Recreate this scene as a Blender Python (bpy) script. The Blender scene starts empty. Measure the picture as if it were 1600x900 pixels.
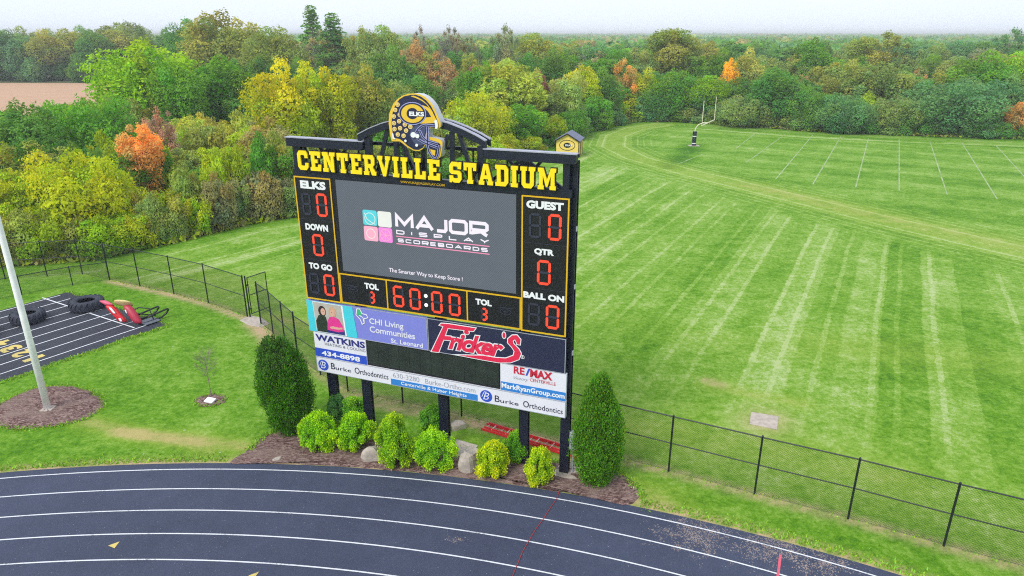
import bpy, math, random
import numpy as np
from mathutils import Vector, Matrix

# ------------------------------------------------------------------ camera, sky, sun
sc = bpy.context.scene
COL = sc.collection
CAM_H = 13.8
PITCH = math.radians(20.225)
FPX = 1077.0                      # focal length in pixels of the 1600 px wide photograph
cam_d = bpy.data.cameras.new('camera')
cam_d.sensor_width = 36.0
cam_d.lens = 36.0 * FPX / 1600.0
cam_d.clip_start = 0.5
cam_d.clip_end = 12000
cam = bpy.data.objects.new('camera', cam_d)
COL.objects.link(cam)
cam.location = (0, 0, CAM_H)
cam.rotation_euler = (math.pi / 2 - PITCH, 0, 0)
sc.camera = cam

SUN_EL, SUN_AZ = math.radians(46), math.radians(222)     # azimuth clockwise from +y: behind the camera, to the left
world = bpy.data.worlds.new('World')
sc.world = world
world.use_nodes = True
wn, wl = world.node_tree.nodes, world.node_tree.links
wn.clear()
w_out = wn.new('ShaderNodeOutputWorld')
bg_sky = wn.new('ShaderNodeBackground')
sky = wn.new('ShaderNodeTexSky')
sky.sky_type = 'NISHITA'
sky.sun_disc = False
sky.sun_elevation = SUN_EL
sky.sun_rotation = SUN_AZ
sky.air_density = 1.0
sky.dust_density = 3.0
wl.new(sky.outputs[0], bg_sky.inputs[0])
bg_sky.inputs[1].default_value = 0.05
bg_cloud = wn.new('ShaderNodeBackground')      # the even bright overcast layer
bg_cloud.inputs[0].default_value = (0.80, 0.875, 0.985, 1)
bg_cloud.inputs[1].default_value = 0.70
w_tc = wn.new('ShaderNodeTexCoord')
w_map = wn.new('ShaderNodeMapping'); w_map.inputs['Scale'].default_value = (1.0, 1.0, 5.0)
w_nz = wn.new('ShaderNodeTexNoise'); w_nz.inputs['Scale'].default_value = 1.6; w_nz.inputs['Detail'].default_value = 4
w_col = wn.new('ShaderNodeMix'); w_col.data_type = 'RGBA'
w_col.inputs[6].default_value = (0.755, 0.845, 0.985, 1); w_col.inputs[7].default_value = (0.86, 0.91, 0.985, 1)
wl.new(w_tc.outputs['Generated'], w_map.inputs['Vector']); wl.new(w_map.outputs[0], w_nz.inputs['Vector'])
wl.new(w_nz.outputs['Fac'], w_col.inputs[0]); wl.new(w_col.outputs[2], bg_cloud.inputs[0])
w_mix = wn.new('ShaderNodeMixShader')
w_mix.inputs[0].default_value = 0.86
wl.new(bg_sky.outputs[0], w_mix.inputs[1])
wl.new(bg_cloud.outputs[0], w_mix.inputs[2])
wl.new(w_mix.outputs[0], w_out.inputs[0])

sun_d = bpy.data.lights.new('sun', 'SUN')
sun_d.energy = 1.3
sun_d.angle = math.radians(22)
sun_d.color = (1.0, 0.96, 0.88)
sun = bpy.data.objects.new('sun', sun_d)
COL.objects.link(sun)
sun_dir = Vector((math.sin(SUN_AZ) * math.cos(SUN_EL), math.cos(SUN_AZ) * math.cos(SUN_EL), math.sin(SUN_EL)))
sun.rotation_euler = sun_dir.to_track_quat('Z', 'Y').to_euler()
sun.location = (0, 0, 60)

sc.view_settings.view_transform = 'Standard'
sc.view_settings.look = 'None'
sc.view_settings.exposure = 0.95
sc.view_settings.gamma = 1.0
sc.cycles.max_bounces = 5
sc.cycles.diffuse_bounces = 4
sc.cycles.glossy_bounces = 2
sc.cycles.transmission_bounces = 3
sc.cycles.volume_bounces = 0
sc.cycles.use_denoising = False
sc.cycles.filter_width = 1.1
sc.cycles.use_adaptive_sampling = False
sc.cycles.sample_clamp_indirect = 6

# ------------------------------------------------------------------ helpers
rng = np.random.default_rng(7)
random.seed(7)
R = math.radians


def lin(r, g, b, k=1.0):
    f = lambda c: ((c / 255 + 0.055) / 1.055) ** 2.4 if c > 10 else c / 255 / 12.92
    return (f(r) * k, f(g) * k, f(b) * k)


def ground_at(px, py, z=0.0):
    """the world point at height z that the photograph's pixel (1600x900) shows"""
    c, s = math.cos(PITCH), math.sin(PITCH)
    dx, dy, dz = (px - 800), FPX * c + s * (450 - py), -FPX * s + c * (450 - py)
    k = (z - CAM_H) / dz
    return Vector((dx * k, dy * k, z))


def at_depth(px, Y, py=None):
    """x (and z, when py is given) of a point Y metres ahead"""
    c, s = math.cos(PITCH), math.sin(PITCH)
    if py is None:
        return px_x(px, Y, 6.0)
    t = 450 - py
    fy, fz = FPX * c + s * t, -FPX * s + c * t
    k = Y / fy
    return (px - 800) * k, CAM_H + fz * k


def px_x(px, Y, z):
    depth = Y * math.cos(PITCH) - (z - CAM_H) * math.sin(PITCH)
    return (px - 800) * depth / FPX


def tag(o, label=None, cat=None, group=None, kind=None):
    if label: o['label'] = label
    if cat: o['category'] = cat
    if group: o['group'] = group
    if kind: o['kind'] = kind
    return o


def thing(name, label, cat, loc=(0, 0, 0), rz=0.0, group=None):
    o = bpy.data.objects.new(name, None)
    COL.objects.link(o)
    o.location = loc
    o.rotation_euler = (0, 0, rz)
    o.empty_display_size = 0.3
    return tag(o, label, cat, group)


def link(name, me, m=None, parent=None):
    o = bpy.data.objects.new(name, me)
    COL.objects.link(o)
    if m is not None and not me.materials:
        me.materials.append(m)
    if parent is not None:
        o.parent = parent
    return o


class MB:
    """collects simple shapes; build() makes ONE mesh object of them"""
    def __init__(s):
        s.v, s.f = [], []

    def add(s, vs, fs):
        n = len(s.v)
        s.v += [tuple(p) for p in vs]
        s.f += [tuple(i + n for i in q) for q in fs]

    def box(s, x0, x1, y0, y1, z0, z1, M=None, bevel=0.0):
        if bevel > 0:
            return s.bbox(x0, x1, y0, y1, z0, z1, bevel, M)
        vs = [Vector(p) for p in ((x0, y0, z0), (x1, y0, z0), (x1, y1, z0), (x0, y1, z0), (x0, y0, z1), (x1, y0, z1), (x1, y1, z1), (x0, y1, z1))]
        if M is not None: vs = [M @ p for p in vs]
        s.add(vs, [(0, 3, 2, 1), (4, 5, 6, 7), (0, 1, 5, 4), (1, 2, 6, 5), (2, 3, 7, 6), (3, 0, 4, 7)])

    def bbox(s, x0, x1, y0, y1, z0, z1, b, M=None):
        xs, ys = (x0, x1), (y0, y1)
        pts = []
        for z, i in ((z0, b), (z0 + b, 0), (z1 - b, 0), (z1, b)):
            pts.append([(x0 + i, y0 + i + b * (i == 0), z), (x0 + i + b * (i == 0), y0 + i, z), (x1 - i - b * (i == 0), y0 + i, z), (x1 - i, y0 + i + b * (i == 0), z),
                        (x1 - i, y1 - i - b * (i == 0), z), (x1 - i - b * (i == 0), y1 - i, z), (x0 + i + b * (i == 0), y1 - i, z), (x0 + i, y1 - i - b * (i == 0), z)])
        vs = [Vector(p) for ring in pts for p in ring]
        if M is not None: vs = [M @ p for p in vs]
        fs = [tuple(range(7, -1, -1)), tuple(range(24, 32))]
        for r in range(3):
            for k in range(8):
                a, c = r * 8 + k, r * 8 + (k + 1) % 8
                fs.append((a, c, c + 8, a + 8))
        s.add(vs, fs)

    def tube(s, pts, rad, n=6, caps=True):
        pts = [Vector(p) for p in pts]
        if not hasattr(rad, '__len__'): rad = [rad] * len(pts)
        vs, fs = [], []
        ref = None
        for i, p in enumerate(pts):
            d = (pts[min(i + 1, len(pts) - 1)] - pts[max(i - 1, 0)])
            if d.length < 1e-9: d = Vector((0, 0, 1))
            d.normalize()
            if ref is None:
                ref = Vector((0, 0, 1)) if abs(d.z) < 0.9 else Vector((1, 0, 0))
            a = d.cross(ref)
            if a.length < 1e-6:
                ref = Vector((1, 0, 0)); a = d.cross(ref)
            a.normalize(); b = d.cross(a); ref = -b if False else ref
            for k in range(n):
                t = 2 * math.pi * k / n
                vs.append(p + (a * math.cos(t) + b * math.sin(t)) * rad[i])
        for i in range(len(pts) - 1):
            for k in range(n):
                a, b = i * n + k, i * n + (k + 1) % n
                fs.append((a, b, b + n, a + n))
        if caps:
            fs.append(tuple(range(n - 1, -1, -1)))
            fs.append(tuple(range((len(pts) - 1) * n, len(pts) * n)))
        s.add(vs, fs)

    def loft(s, rings, cap=True):
        n = len(rings[0])
        vs = [p for r in rings for p in r]
        fs = []
        for i in range(len(rings) - 1):
            for k in range(n):
                a, b = i * n + k, i * n + (k + 1) % n
                fs.append((a, b, b + n, a + n))
        if cap:
            fs.append(tuple(range(n - 1, -1, -1)))
            fs.append(tuple(range((len(rings) - 1) * n, len(rings) * n)))
        s.add(vs, fs)

    def mesh(s, name, m=None, smooth=False):
        me = bpy.data.meshes.new(name)
        me.from_pydata(s.v, [], s.f)
        if smooth:
            me.polygons.foreach_set('use_smooth', [True] * len(me.polygons))
        if m is not None: me.materials.append(m)
        me.update()
        return me

    def build(s, name, m, parent=None, smooth=False):
        return link(name, s.mesh(name, m, smooth), None, parent)


def fast_quads(name, P, tint=None, m=None):
    """P: (n,4,3) quads; tint: (n,3) colour multiplier per quad"""
    n = len(P)
    me = bpy.data.meshes.new(name)
    me.vertices.add(n * 4)
    me.vertices.foreach_set('co', P.reshape(-1).astype(np.float32))
    me.loops.add(n * 4)
    me.loops.foreach_set('vertex_index', np.arange(n * 4, dtype=np.int32))
    me.polygons.add(n)
    me.polygons.foreach_set('loop_start', np.arange(0, n * 4, 4, dtype=np.int32))
    try:
        me.polygons.foreach_set('loop_total', np.full(n, 4, dtype=np.int32))
    except Exception:
        pass
    if tint is not None:
        at = me.attributes.new('tint', 'FLOAT_COLOR', 'POINT')
        c = np.ones((n, 4, 4), np.float32)
        c[:, :, :3] = tint[:, None, :]
        at.data.foreach_set('color', c.reshape(-1))
    if m is not None: me.materials.append(m)
    me.update(calc_edges=True)
    return me


# ------------------------------------------------------------------ materials
def mat(name, col, rough=0.6, metal=0.0, var=0.12, scale=6.0, emis=None, estr=0.0, bump=0.0, bscale=40.0, spec=0.5, dirt=0.0):
    m = bpy.data.materials.new(name)
    m.use_nodes = True
    nt = m.node_tree; N, L = nt.nodes, nt.links
    b = N['Principled BSDF']
    b.inputs['Roughness'].default_value = rough
    b.inputs['Metallic'].default_value = metal
    b.inputs['Specular IOR Level'].default_value = spec
    tc = N.new('ShaderNodeTexCoord')
    nz = N.new('ShaderNodeTexNoise'); nz.inputs['Scale'].default_value = scale; nz.inputs['Detail'].default_value = 5
    L.new(tc.outputs['Object'], nz.inputs['Vector'])
    mr = N.new('ShaderNodeMapRange')
    mr.inputs['From Min'].default_value = 0.25; mr.inputs['From Max'].default_value = 0.75
    mr.inputs['To Min'].default_value = 1 - var; mr.inputs['To Max'].default_value = 1 + var
    L.new(nz.outputs['Fac'], mr.inputs['Value'])
    vm = N.new('ShaderNodeVectorMath'); vm.operation = 'SCALE'
    vm.inputs[0].default_value = col
    L.new(mr.outputs[0], vm.inputs['Scale'])
    L.new(vm.outputs[0], b.inputs['Base Color'])
    if emis is not None:
        b.inputs['Emission Color'].default_value = (*emis, 1)
        b.inputs['Emission Strength'].default_value = estr
    if bump > 0:
        n2 = N.new('ShaderNodeTexNoise'); n2.inputs['Scale'].default_value = bscale; n2.inputs['Detail'].default_value = 4
        L.new(tc.outputs['Object'], n2.inputs['Vector'])
        bp = N.new('ShaderNodeBump'); bp.inputs['Strength'].default_value = bump; bp.inputs['Distance'].default_value = 0.02
        L.new(n2.outputs['Fac'], bp.inputs['Height']); L.new(bp.outputs[0], b.inputs['Normal'])
    return m


def node_mat(name):
    m = bpy.data.materials.new(name)
    m.use_nodes = True
    nt = m.node_tree
    return m, nt, nt.nodes, nt.links, nt.nodes['Principled BSDF']


def nmath(N, L, op, a, b=None, c=None, clamp=False):
    n = N.new('ShaderNodeMath'); n.operation = op; n.use_clamp = clamp
    for i, x in enumerate((a, b, c)):
        if x is None: continue
        if isinstance(x, (int, float)): n.inputs[i].default_value = x
        else: L.new(x, n.inputs[i])
    return n.outputs[0]


def nmix(N, L, fac, a, b, mode='MIX'):
    n = N.new('ShaderNodeMix'); n.data_type = 'RGBA'; n.blend_type = mode
    for s, x in ((n.inputs[0], fac), (n.inputs[6], a), (n.inputs[7], b)):
        if isinstance(x, (int, float)): s.default_value = x
        elif isinstance(x, tuple): s.default_value = (*x, 1)
        else: L.new(x, s)
    return n.outputs[2]


def nnoise(N, L, vec, scale, detail=4, rough=0.55):
    n = N.new('ShaderNodeTexNoise'); n.inputs['Scale'].default_value = scale
    n.inputs['Detail'].default_value = detail; n.inputs['Roughness'].default_value = rough
    L.new(vec, n.inputs['Vector'])
    return n.outputs['Fac']


def nrange(N, L, v, a, b, c=0.0, d=1.0):
    n = N.new('ShaderNodeMapRange')
    for i, x in enumerate((a, b, c, d)): n.inputs[i + 1].default_value = x
    L.new(v, n.inputs[0])
    return n.outputs[0]


# lawn: painted attributes say where it is mown lightly, dry or bare; noise breaks it up
def lawn_material():
    m, nt, N, L, b = node_mat('lawn_grass')
    b.inputs['Roughness'].default_value = 0.85
    b.inputs['Specular IOR Level'].default_value = 0.15
    tc = N.new('ShaderNodeTexCoord'); P = tc.outputs['Object']
    at = N.new('ShaderNodeAttribute'); at.attribute_name = 'pat'
    sep = N.new('ShaderNodeSeparateColor'); L.new(at.outputs['Color'], sep.inputs[0])
    aw = N.new('ShaderNodeAttribute'); aw.attribute_name = 'woods'
    big = nnoise(N, L, P, 0.12, 4)
    med = nnoise(N, L, P, 0.9, 5, 0.65)
    mpg = N.new('ShaderNodeMapping'); mpg.inputs['Rotation'].default_value = (0, 0, R(28.5)); mpg.inputs['Scale'].default_value = (1.0, 0.28, 1.0)
    L.new(P, mpg.inputs['Vector'])
    streak = nnoise(N, L, mpg.outputs[0], 3.2, 5, 0.7)
    fine = nnoise(N, L, P, 9.0, 5, 0.8)
    vfine = nnoise(N, L, P, 34.0, 3, 0.8)
    # mower passes: every pass is a band of its own brightness, with pale rows of clippings between some of them
    mk = N.new('ShaderNodeAttribute'); mk.attribute_name = 'mow'
    ms = N.new('ShaderNodeSeparateColor'); L.new(mk.outputs['Color'], ms.inputs[0])
    dk_ = N.new('ShaderNodeAttribute'); dk_.attribute_name = 'dist'
    ds = N.new('ShaderNodeSeparateColor'); L.new(dk_.outputs['Color'], ds.inputs[0])
    wob = nmath(N, L, 'MULTIPLY_ADD', nnoise(N, L, P, 0.07, 2), 0.6, -0.3)
    jit = nmath(N, L, 'MULTIPLY_ADD', nnoise(N, L, P, 2.6, 3), 0.30, -0.15)
    tot = None
    for i, (src, mask, sc1, sc2, amp, lamp) in enumerate(((ms, 0, 0.55, 1.10, 0.27, 0.18), (ds, 1, 0.75, 1.3, 0.40, 0.30), (ds, 2, 0.7, 1.2, 0.36, 0.24))):
        if i == 0:
            dot = N.new('ShaderNodeVectorMath'); dot.operation = 'DOT_PRODUCT'; L.new(P, dot.inputs[0]); dot.inputs[1].default_value = (math.cos(R(28.5)), -math.sin(R(28.5)), 0)
            cc = dot.outputs['Value']
        else:
            cc = ds.outputs[i - 1]
        cc = nmath(N, L, 'ADD', nmath(N, L, 'ADD', cc, wob), jit)
        v1 = N.new('ShaderNodeTexVoronoi'); v1.voronoi_dimensions = '1D'; v1.inputs['Scale'].default_value = sc1; v1.inputs['Randomness'].default_value = 0.45; L.new(nmath(N, L, 'ADD', cc, 31.0 + i * 17), v1.inputs['W'])
        c1 = N.new('ShaderNodeSeparateColor'); L.new(v1.outputs['Color'], c1.inputs[0])
        v2 = N.new('ShaderNodeTexVoronoi'); v2.voronoi_dimensions = '1D'; v2.inputs['Scale'].default_value = sc2; L.new(nmath(N, L, 'ADD', cc, 77.0 + i * 13), v2.inputs['W'])
        c2 = N.new('ShaderNodeSeparateColor'); L.new(v2.outputs['Color'], c2.inputs[0])
        band = nmath(N, L, 'MULTIPLY_ADD', c1.outputs[0], amp, -amp * 0.5)
        band2 = nmath(N, L, 'MULTIPLY_ADD', c2.outputs[1], amp * 0.5, -amp * 0.25)
        thin = nmath(N, L, 'MULTIPLY', nmath(N, L, 'LESS_THAN', v2.outputs['Distance'], 0.13), nmath(N, L, 'MULTIPLY', nmath(N, L, 'GREATER_THAN', c2.outputs[2], 0.45), lamp))
        w_ = nmath(N, L, 'ADD', nmath(N, L, 'ADD', band, band2), thin)
        w_ = nmath(N, L, 'MULTIPLY', w_, ms.outputs[i])
        tot = w_ if tot is None else nmath(N, L, 'ADD', tot, w_)
    tot = nmath(N, L, 'MULTIPLY', tot, nrange(N, L, nnoise(N, L, P, 0.35, 4, 0.7), 0.28, 0.55, 0.5, 1.15))
    clump = nnoise(N, L, P, 3.6, 6, 0.75)
    # lightness of the turf
    a1 = nmath(N, L, 'MULTIPLY_ADD', big, 0.5, -0.25)
    a2 = nmath(N, L, 'ADD', nmath(N, L, 'MULTIPLY_ADD', med, 0.9, -0.45), nmath(N, L, 'MULTIPLY_ADD', clump, 1.1, -0.55))
    a3 = tot
    a4 = nmath(N, L, 'MULTIPLY_ADD', fine, 1.1, -0.55)
    s = nmath(N, L, 'ADD', sep.outputs[0], a1)
    s = nmath(N, L, 'ADD', s, a2); s = nmath(N, L, 'ADD', s, a3); s = nmath(N, L, 'ADD', s, a4, clamp=True)
    cr = N.new('ShaderNodeValToRGB'); e = cr.color_ramp.elements
    e[0].position = 0.0; e[0].color = (*GR[0], 1)
    e[1].position = 1.0; e[1].color = (*GR[3], 1)
    for p_, c_ in ((0.35, GR[1]), (0.65, GR[2])):
        q = e.new(p_); q.color = (*c_, 1)
    L.new(s, cr.inputs[0])
    col = cr.outputs[0]
    # dry yellowed turf
    dn = nmath(N, L, 'MULTIPLY_ADD', med, 1.6, -0.8)
    dn = nmath(N, L, 'ADD', nmath(N, L, 'MULTIPLY_ADD', fine, 1.2, -0.6), dn)
    dry = nmath(N, L, 'MULTIPLY', sep.outputs[1], nmath(N, L, 'ADD', dn, 1.0), clamp=True)
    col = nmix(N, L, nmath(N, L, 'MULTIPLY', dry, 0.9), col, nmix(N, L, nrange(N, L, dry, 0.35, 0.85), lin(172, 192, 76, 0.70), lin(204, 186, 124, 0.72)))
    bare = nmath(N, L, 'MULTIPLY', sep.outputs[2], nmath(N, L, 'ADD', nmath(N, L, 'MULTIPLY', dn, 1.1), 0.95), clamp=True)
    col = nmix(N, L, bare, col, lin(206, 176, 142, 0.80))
    # scattered pale clippings
    vo = N.new('ShaderNodeTexVoronoi'); vo.inputs['Scale'].default_value = 1.3; L.new(P, vo.inputs['Vector'])
    spk = nmath(N, L, 'LESS_THAN', vo.outputs['Distance'], 0.055)
    spk = nmath(N, L, 'MULTIPLY', spk, nrange(N, L, big, 0.5, 0.62))
    col = nmix(N, L, nmath(N, L, 'MULTIPLY', spk, 0.6), col, (0.5, 0.52, 0.42))
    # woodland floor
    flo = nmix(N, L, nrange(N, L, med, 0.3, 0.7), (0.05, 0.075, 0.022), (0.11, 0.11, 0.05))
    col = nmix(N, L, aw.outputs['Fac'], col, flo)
    v = nmath(N, L, 'MULTIPLY_ADD', vfine, 1.5, 0.25)
    mul = N.new('ShaderNodeVectorMath'); mul.operation = 'SCALE'
    L.new(col, mul.inputs[0]); L.new(v, mul.inputs['Scale'])
    L.new(mul.outputs[0], b.inputs['Base Color'])
    bp = N.new('ShaderNodeBump'); bp.inputs['Strength'].default_value = 0.55; bp.inputs['Distance'].default_value = 0.05
    hh = nmath(N, L, 'ADD', fine, nmath(N, L, 'MULTIPLY', vfine, 0.6))
    L.new(hh, bp.inputs['Height']); L.new(bp.outputs[0], b.inputs['Normal'])
    return m


GR = [lin(70, 128, 8, 0.66), lin(110, 166, 28, 0.66), lin(150, 192, 74, 0.66), lin(200, 220, 150, 0.66)]
M_LAWN = lawn_material()


def track_material(name, c0, c1, spec_amt=1.0, debris=True):
    m, nt, N, L, b = node_mat(name)
    b.inputs['Roughness'].default_value = 0.75
    b.inputs['Specular IOR Level'].default_value = 0.35
    tc = N.new('ShaderNodeTexCoord'); P = tc.outputs['Object']
    big = nnoise(N, L, P, 0.35, 4); fine = nnoise(N, L, P, 22, 4, 0.8)
    med = nnoise(N, L, P, 2.2, 5, 0.7)
    f = nmath(N, L, 'ADD', nmath(N, L, 'MULTIPLY', big, 0.9), nmath(N, L, 'MULTIPLY_ADD', med, 0.7, -0.3), clamp=True)
    col = nmix(N, L, f, c0, c1)
    g = nmath(N, L, 'MULTIPLY_ADD', fine, 1.1, 0.45)
    mul = N.new('ShaderNodeVectorMath'); mul.operation = 'SCALE'; L.new(col, mul.inputs[0]); L.new(g, mul.inputs['Scale'])
    col = mul.outputs[0]
    for sc_, thr, amt in ((9.0, 0.085, 0.5), (23.0, 0.10, 0.35)):
        vo = N.new('ShaderNodeTexVoronoi'); vo.inputs['Scale'].default_value = sc_; L.new(P, vo.inputs['Vector'])
        sp = nmath(N, L, 'LESS_THAN', vo.outputs['Distance'], thr)
        cn = N.new('ShaderNodeSeparateColor'); L.new(vo.outputs['Color'], cn.inputs[0])
        sp = nmath(N, L, 'MULTIPLY', sp, nmath(N, L, 'GREATER_THAN', cn.outputs[0], 0.62))
        col = nmix(N, L, nmath(N, L, 'MULTIPLY', sp, amt * spec_amt), col, (0.5, 0.5, 0.52))
    if debris:   # gravel and dry clippings trodden onto the lanes at two spots
        for (cx, cy), rad, thr in (((7.6, 16.05), 2.6, 0.60), ((8.6, 15.3), 1.6, 0.62), ((5.4, 16.4), 2.4, 0.72), ((-1.6, 16.3), 0.5, 0.6)):
            sub = N.new('ShaderNodeVectorMath'); sub.operation = 'SUBTRACT'; L.new(P, sub.inputs[0]); sub.inputs[1].default_value = (cx, cy, 0)
            sc2 = N.new('ShaderNodeVectorMath'); sc2.operation = 'MULTIPLY'; L.new(sub.outputs[0], sc2.inputs[0]); sc2.inputs[1].default_value = (1, 1.5, 0)
            ln = N.new('ShaderNodeVectorMath'); ln.operation = 'LENGTH'; L.new(sc2.outputs[0], ln.inputs[0])
            fall = nrange(N, L, ln.outputs['Value'], 0.0, rad, 0.33, 0.0)
            vg = N.new('ShaderNodeTexVoronoi'); vg.inputs['Scale'].default_value = 42; L.new(P, vg.inputs['Vector'])
            sg = N.new('ShaderNodeSeparateColor'); L.new(vg.outputs['Color'], sg.inputs[0])
            lim = nmath(N, L, 'ADD', nmath(N, L, 'MULTIPLY', fall, 1.9), nmath(N, L, 'MULTIPLY_ADD', med, 1.5, -0.80 - thr * 0.3))
            k = nmath(N, L, 'LESS_THAN', sg.outputs[1], lim)
            inside = nmath(N, L, 'LESS_THAN', ln.outputs['Value'], rad)
            col = nmix(N, L, nmath(N, L, 'MULTIPLY', nmath(N, L, 'MULTIPLY', k, inside), 0.55), col, lin(214, 190, 172, 0.62))
    L.new(col, b.inputs['Base Color'])
    bp = N.new('ShaderNodeBump'); bp.inputs['Strength'].default_value = 0.35; bp.inputs['Distance'].default_value = 0.01
    L.new(fine, bp.inputs['Height']); L.new(bp.outputs[0], b.inputs['Normal'])
    return m


M_TRACK = track_material('track_rubber', lin(56, 64, 88, 0.64), lin(86, 95, 122, 0.64))
M_PAD = track_material('pad_asphalt', lin(52, 56, 70, 0.6), lin(76, 80, 94, 0.6), 0.5, False)


def line_paint(name, col, wear=0.35, under=(0.05, 0.055, 0.08)):
    m, nt, N, L, b = node_mat(name)
    b.inputs['Roughness'].default_value = 0.7
    tc = N.new('ShaderNodeTexCoord'); P = tc.outputs['Object']
    n1 = nnoise(N, L, P, 14, 5, 0.8); n2 = nnoise(N, L, P, 0.7, 3)
    f = nmath(N, L, 'ADD', n1, nmath(N, L, 'MULTIPLY_ADD', n2, 0.6, -0.3))
    f = nrange(N, L, f, wear - 0.12, wear + 0.12)
    L.new(nmix(N, L, f, under, col), b.inputs['Base Color'])
    return m


M_LINE = line_paint('white_line_paint', (0.66, 0.68, 0.72), 0.33)
M_PADLINE = line_paint('pad_line_paint', (0.74, 0.76, 0.8), 0.33)
M_YELLOWP = line_paint('yellow_mark_paint', lin(226, 204, 116, 0.8), 0.36)
M_PINKP = line_paint('pink_mark_paint', lin(226, 96, 118, 0.8), 0.36)
M_CHALK = line_paint('field_chalk', lin(210, 222, 180, 0.62), 0.515, lin(140, 180, 80, 0.62))


def mulch_material():
    m, nt, N, L, b = node_mat('bark_mulch')
    b.inputs['Roughness'].default_value = 0.95
    b.inputs['Specular IOR Level'].default_value = 0.1
    tc = N.new('ShaderNodeTexCoord'); P = tc.outputs['Object']
    mp = N.new('ShaderNodeMapping'); mp.inputs['Scale'].default_value = (1.0, 1.9, 1.0); L.new(P, mp.inputs['Vector'])
    vo = N.new('ShaderNodeTexVoronoi'); vo.inputs['Scale'].default_value = 13; L.new(mp.outputs[0], vo.inputs['Vector'])
    sep = N.new('ShaderNodeSeparateColor'); L.new(vo.outputs['Color'], sep.inputs[0])
    cr = N.new('ShaderNodeValToRGB'); e = cr.color_ramp.elements
    e[0].color = (*lin(84, 62, 58, 0.8), 1); e[1].color = (*lin(178, 152, 146, 0.8), 1)
    q = e.new(0.5); q.color = (*lin(128, 100, 96, 0.8), 1)
    L.new(sep.outputs[0], cr.inputs[0])
    n1 = nnoise(N, L, P, 1.1, 5); n2 = nnoise(N, L, P, 30, 4, 0.8)
    col = nmix(N, L, nrange(N, L, n1, 0.45, 0.75), cr.outputs[0], lin(158, 136, 128, 0.8))
    mul = N.new('ShaderNodeVectorMath'); mul.operation = 'SCALE'; L.new(col, mul.inputs[0]); L.new(nmath(N, L, 'MULTIPLY_ADD', n2, 0.9, 0.5), mul.inputs['Scale'])
    L.new(mul.outputs[0], b.inputs['Base Color'])
    bp = N.new('ShaderNodeBump'); bp.inputs['Strength'].default_value = 0.8; bp.inputs['Distance'].default_value = 0.03
    L.new(nmath(N, L, 'ADD', vo.outputs['Distance'], n2), bp.inputs['Height']); L.new(bp.outputs[0], b.inputs['Normal'])
    return m


M_MULCH = mulch_material()


def leaf_material(name, trans=0.4, nscale=0.6, amp=0.35):
    """colour = the object's own colour x a tint stored per leaf x slow noise"""
    m = bpy.data.materials.new(name); m.use_nodes = True
    nt = m.node_tree; N, L = nt.nodes, nt.links; N.clear()
    out = N.new('ShaderNodeOutputMaterial')
    oi = N.new('ShaderNodeObjectInfo')
    at = N.new('ShaderNodeAttribute'); at.attribute_name = 'tint'
    col = nmix(N, L, 1.0, oi.outputs['Color'], at.outputs['Color'], 'MULTIPLY')
    geo = N.new('ShaderNodeNewGeometry')
    n1 = nnoise(N, L, geo.outputs['Position'], nscale, 3)
    v = nmath(N, L, 'MULTIPLY_ADD', n1, amp * 2, 1 - amp)
    mul = N.new('ShaderNodeVectorMath'); mul.operation = 'SCALE'; L.new(col, mul.inputs[0]); L.new(v, mul.inputs['Scale'])
    d = N.new('ShaderNodeBsdfDiffuse'); t = N.new('ShaderNodeBsdfTranslucent')
    L.new(mul.outputs[0], d.inputs[0])
    tm = N.new('ShaderNodeVectorMath'); tm.operation = 'MULTIPLY'; L.new(mul.outputs[0], tm.inputs[0]); tm.inputs[1].default_value = (1.15, 1.15, 0.75)
    L.new(tm.outputs[0], t.inputs[0])
    mx = N.new('ShaderNodeMixShader'); mx.inputs[0].default_value = trans
    L.new(d.outputs[0], mx.inputs[1]); L.new(t.outputs[0], mx.inputs[2]); L.new(mx.outputs[0], out.inputs[0])
    return m


M_LEAF = leaf_material('leaf', 0.44, 0.35, 0.22)
M_LEAFN = leaf_material('leaf_near', 0.28, 2.5, 0.3)
M_BARK = mat('bark', lin(128, 118, 104, 0.7), 0.95, var=0.3, scale=3, bump=0.6, bscale=12, spec=0.1)
M_BARKD = mat('bark_dark', lin(84, 76, 66, 0.7), 0.95, var=0.3, scale=3, bump=0.6, bscale=12, spec=0.1)

M_FRAME = mat('navy_black_steel', lin(23, 27, 50, 0.8), 0.42, var=0.2, scale=2.5)
M_FRAMETOP = mat('beam_top_highlight', lin(176, 178, 196, 0.8), 0.5, var=0.15)  # bright highlight on the navy beam tops, put into the colour
M_CAB = mat('cabinet_black', lin(15, 15, 23, 0.9), 0.5, var=0.2, scale=1.2)
M_YEL = mat('sign_yellow', lin(255, 224, 16, 0.95), 0.45, var=0.05)
M_TRIM = mat('trim_yellow', lin(240, 190, 30, 0.82), 0.45, var=0.06)
M_BLACK = mat('outline_black', lin(18, 14, 14), 0.5, var=0.1)
M_WHITE = mat('sign_white', (0.80, 0.81, 0.84), 0.5, var=0.04)
M_BWHITE = mat('banner_white', lin(236, 236, 246, 0.85), 0.55, var=0.04, scale=1.5)
M_NAVY = mat('banner_navy', lin(36, 40, 72, 0.85), 0.5, var=0.08)
M_PERI = mat('banner_periwinkle', lin(132, 138, 224, 0.85), 0.5, var=0.03)
M_TEAL = mat('banner_cyan', lin(72, 214, 232, 0.85), 0.5, var=0.04)
M_ROYAL = mat('banner_royal_blue', lin(44, 84, 204, 0.85), 0.5, var=0.04)
M_SKYB = mat('banner_sky_blue', lin(50, 134, 216, 0.85), 0.5, var=0.04)
M_RED = mat('lettering_red', lin(236, 38, 82, 0.85), 0.5, var=0.04)
M_REDM = mat('lettering_crimson', lin(206, 32, 62, 0.85), 0.5, var=0.04)
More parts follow.
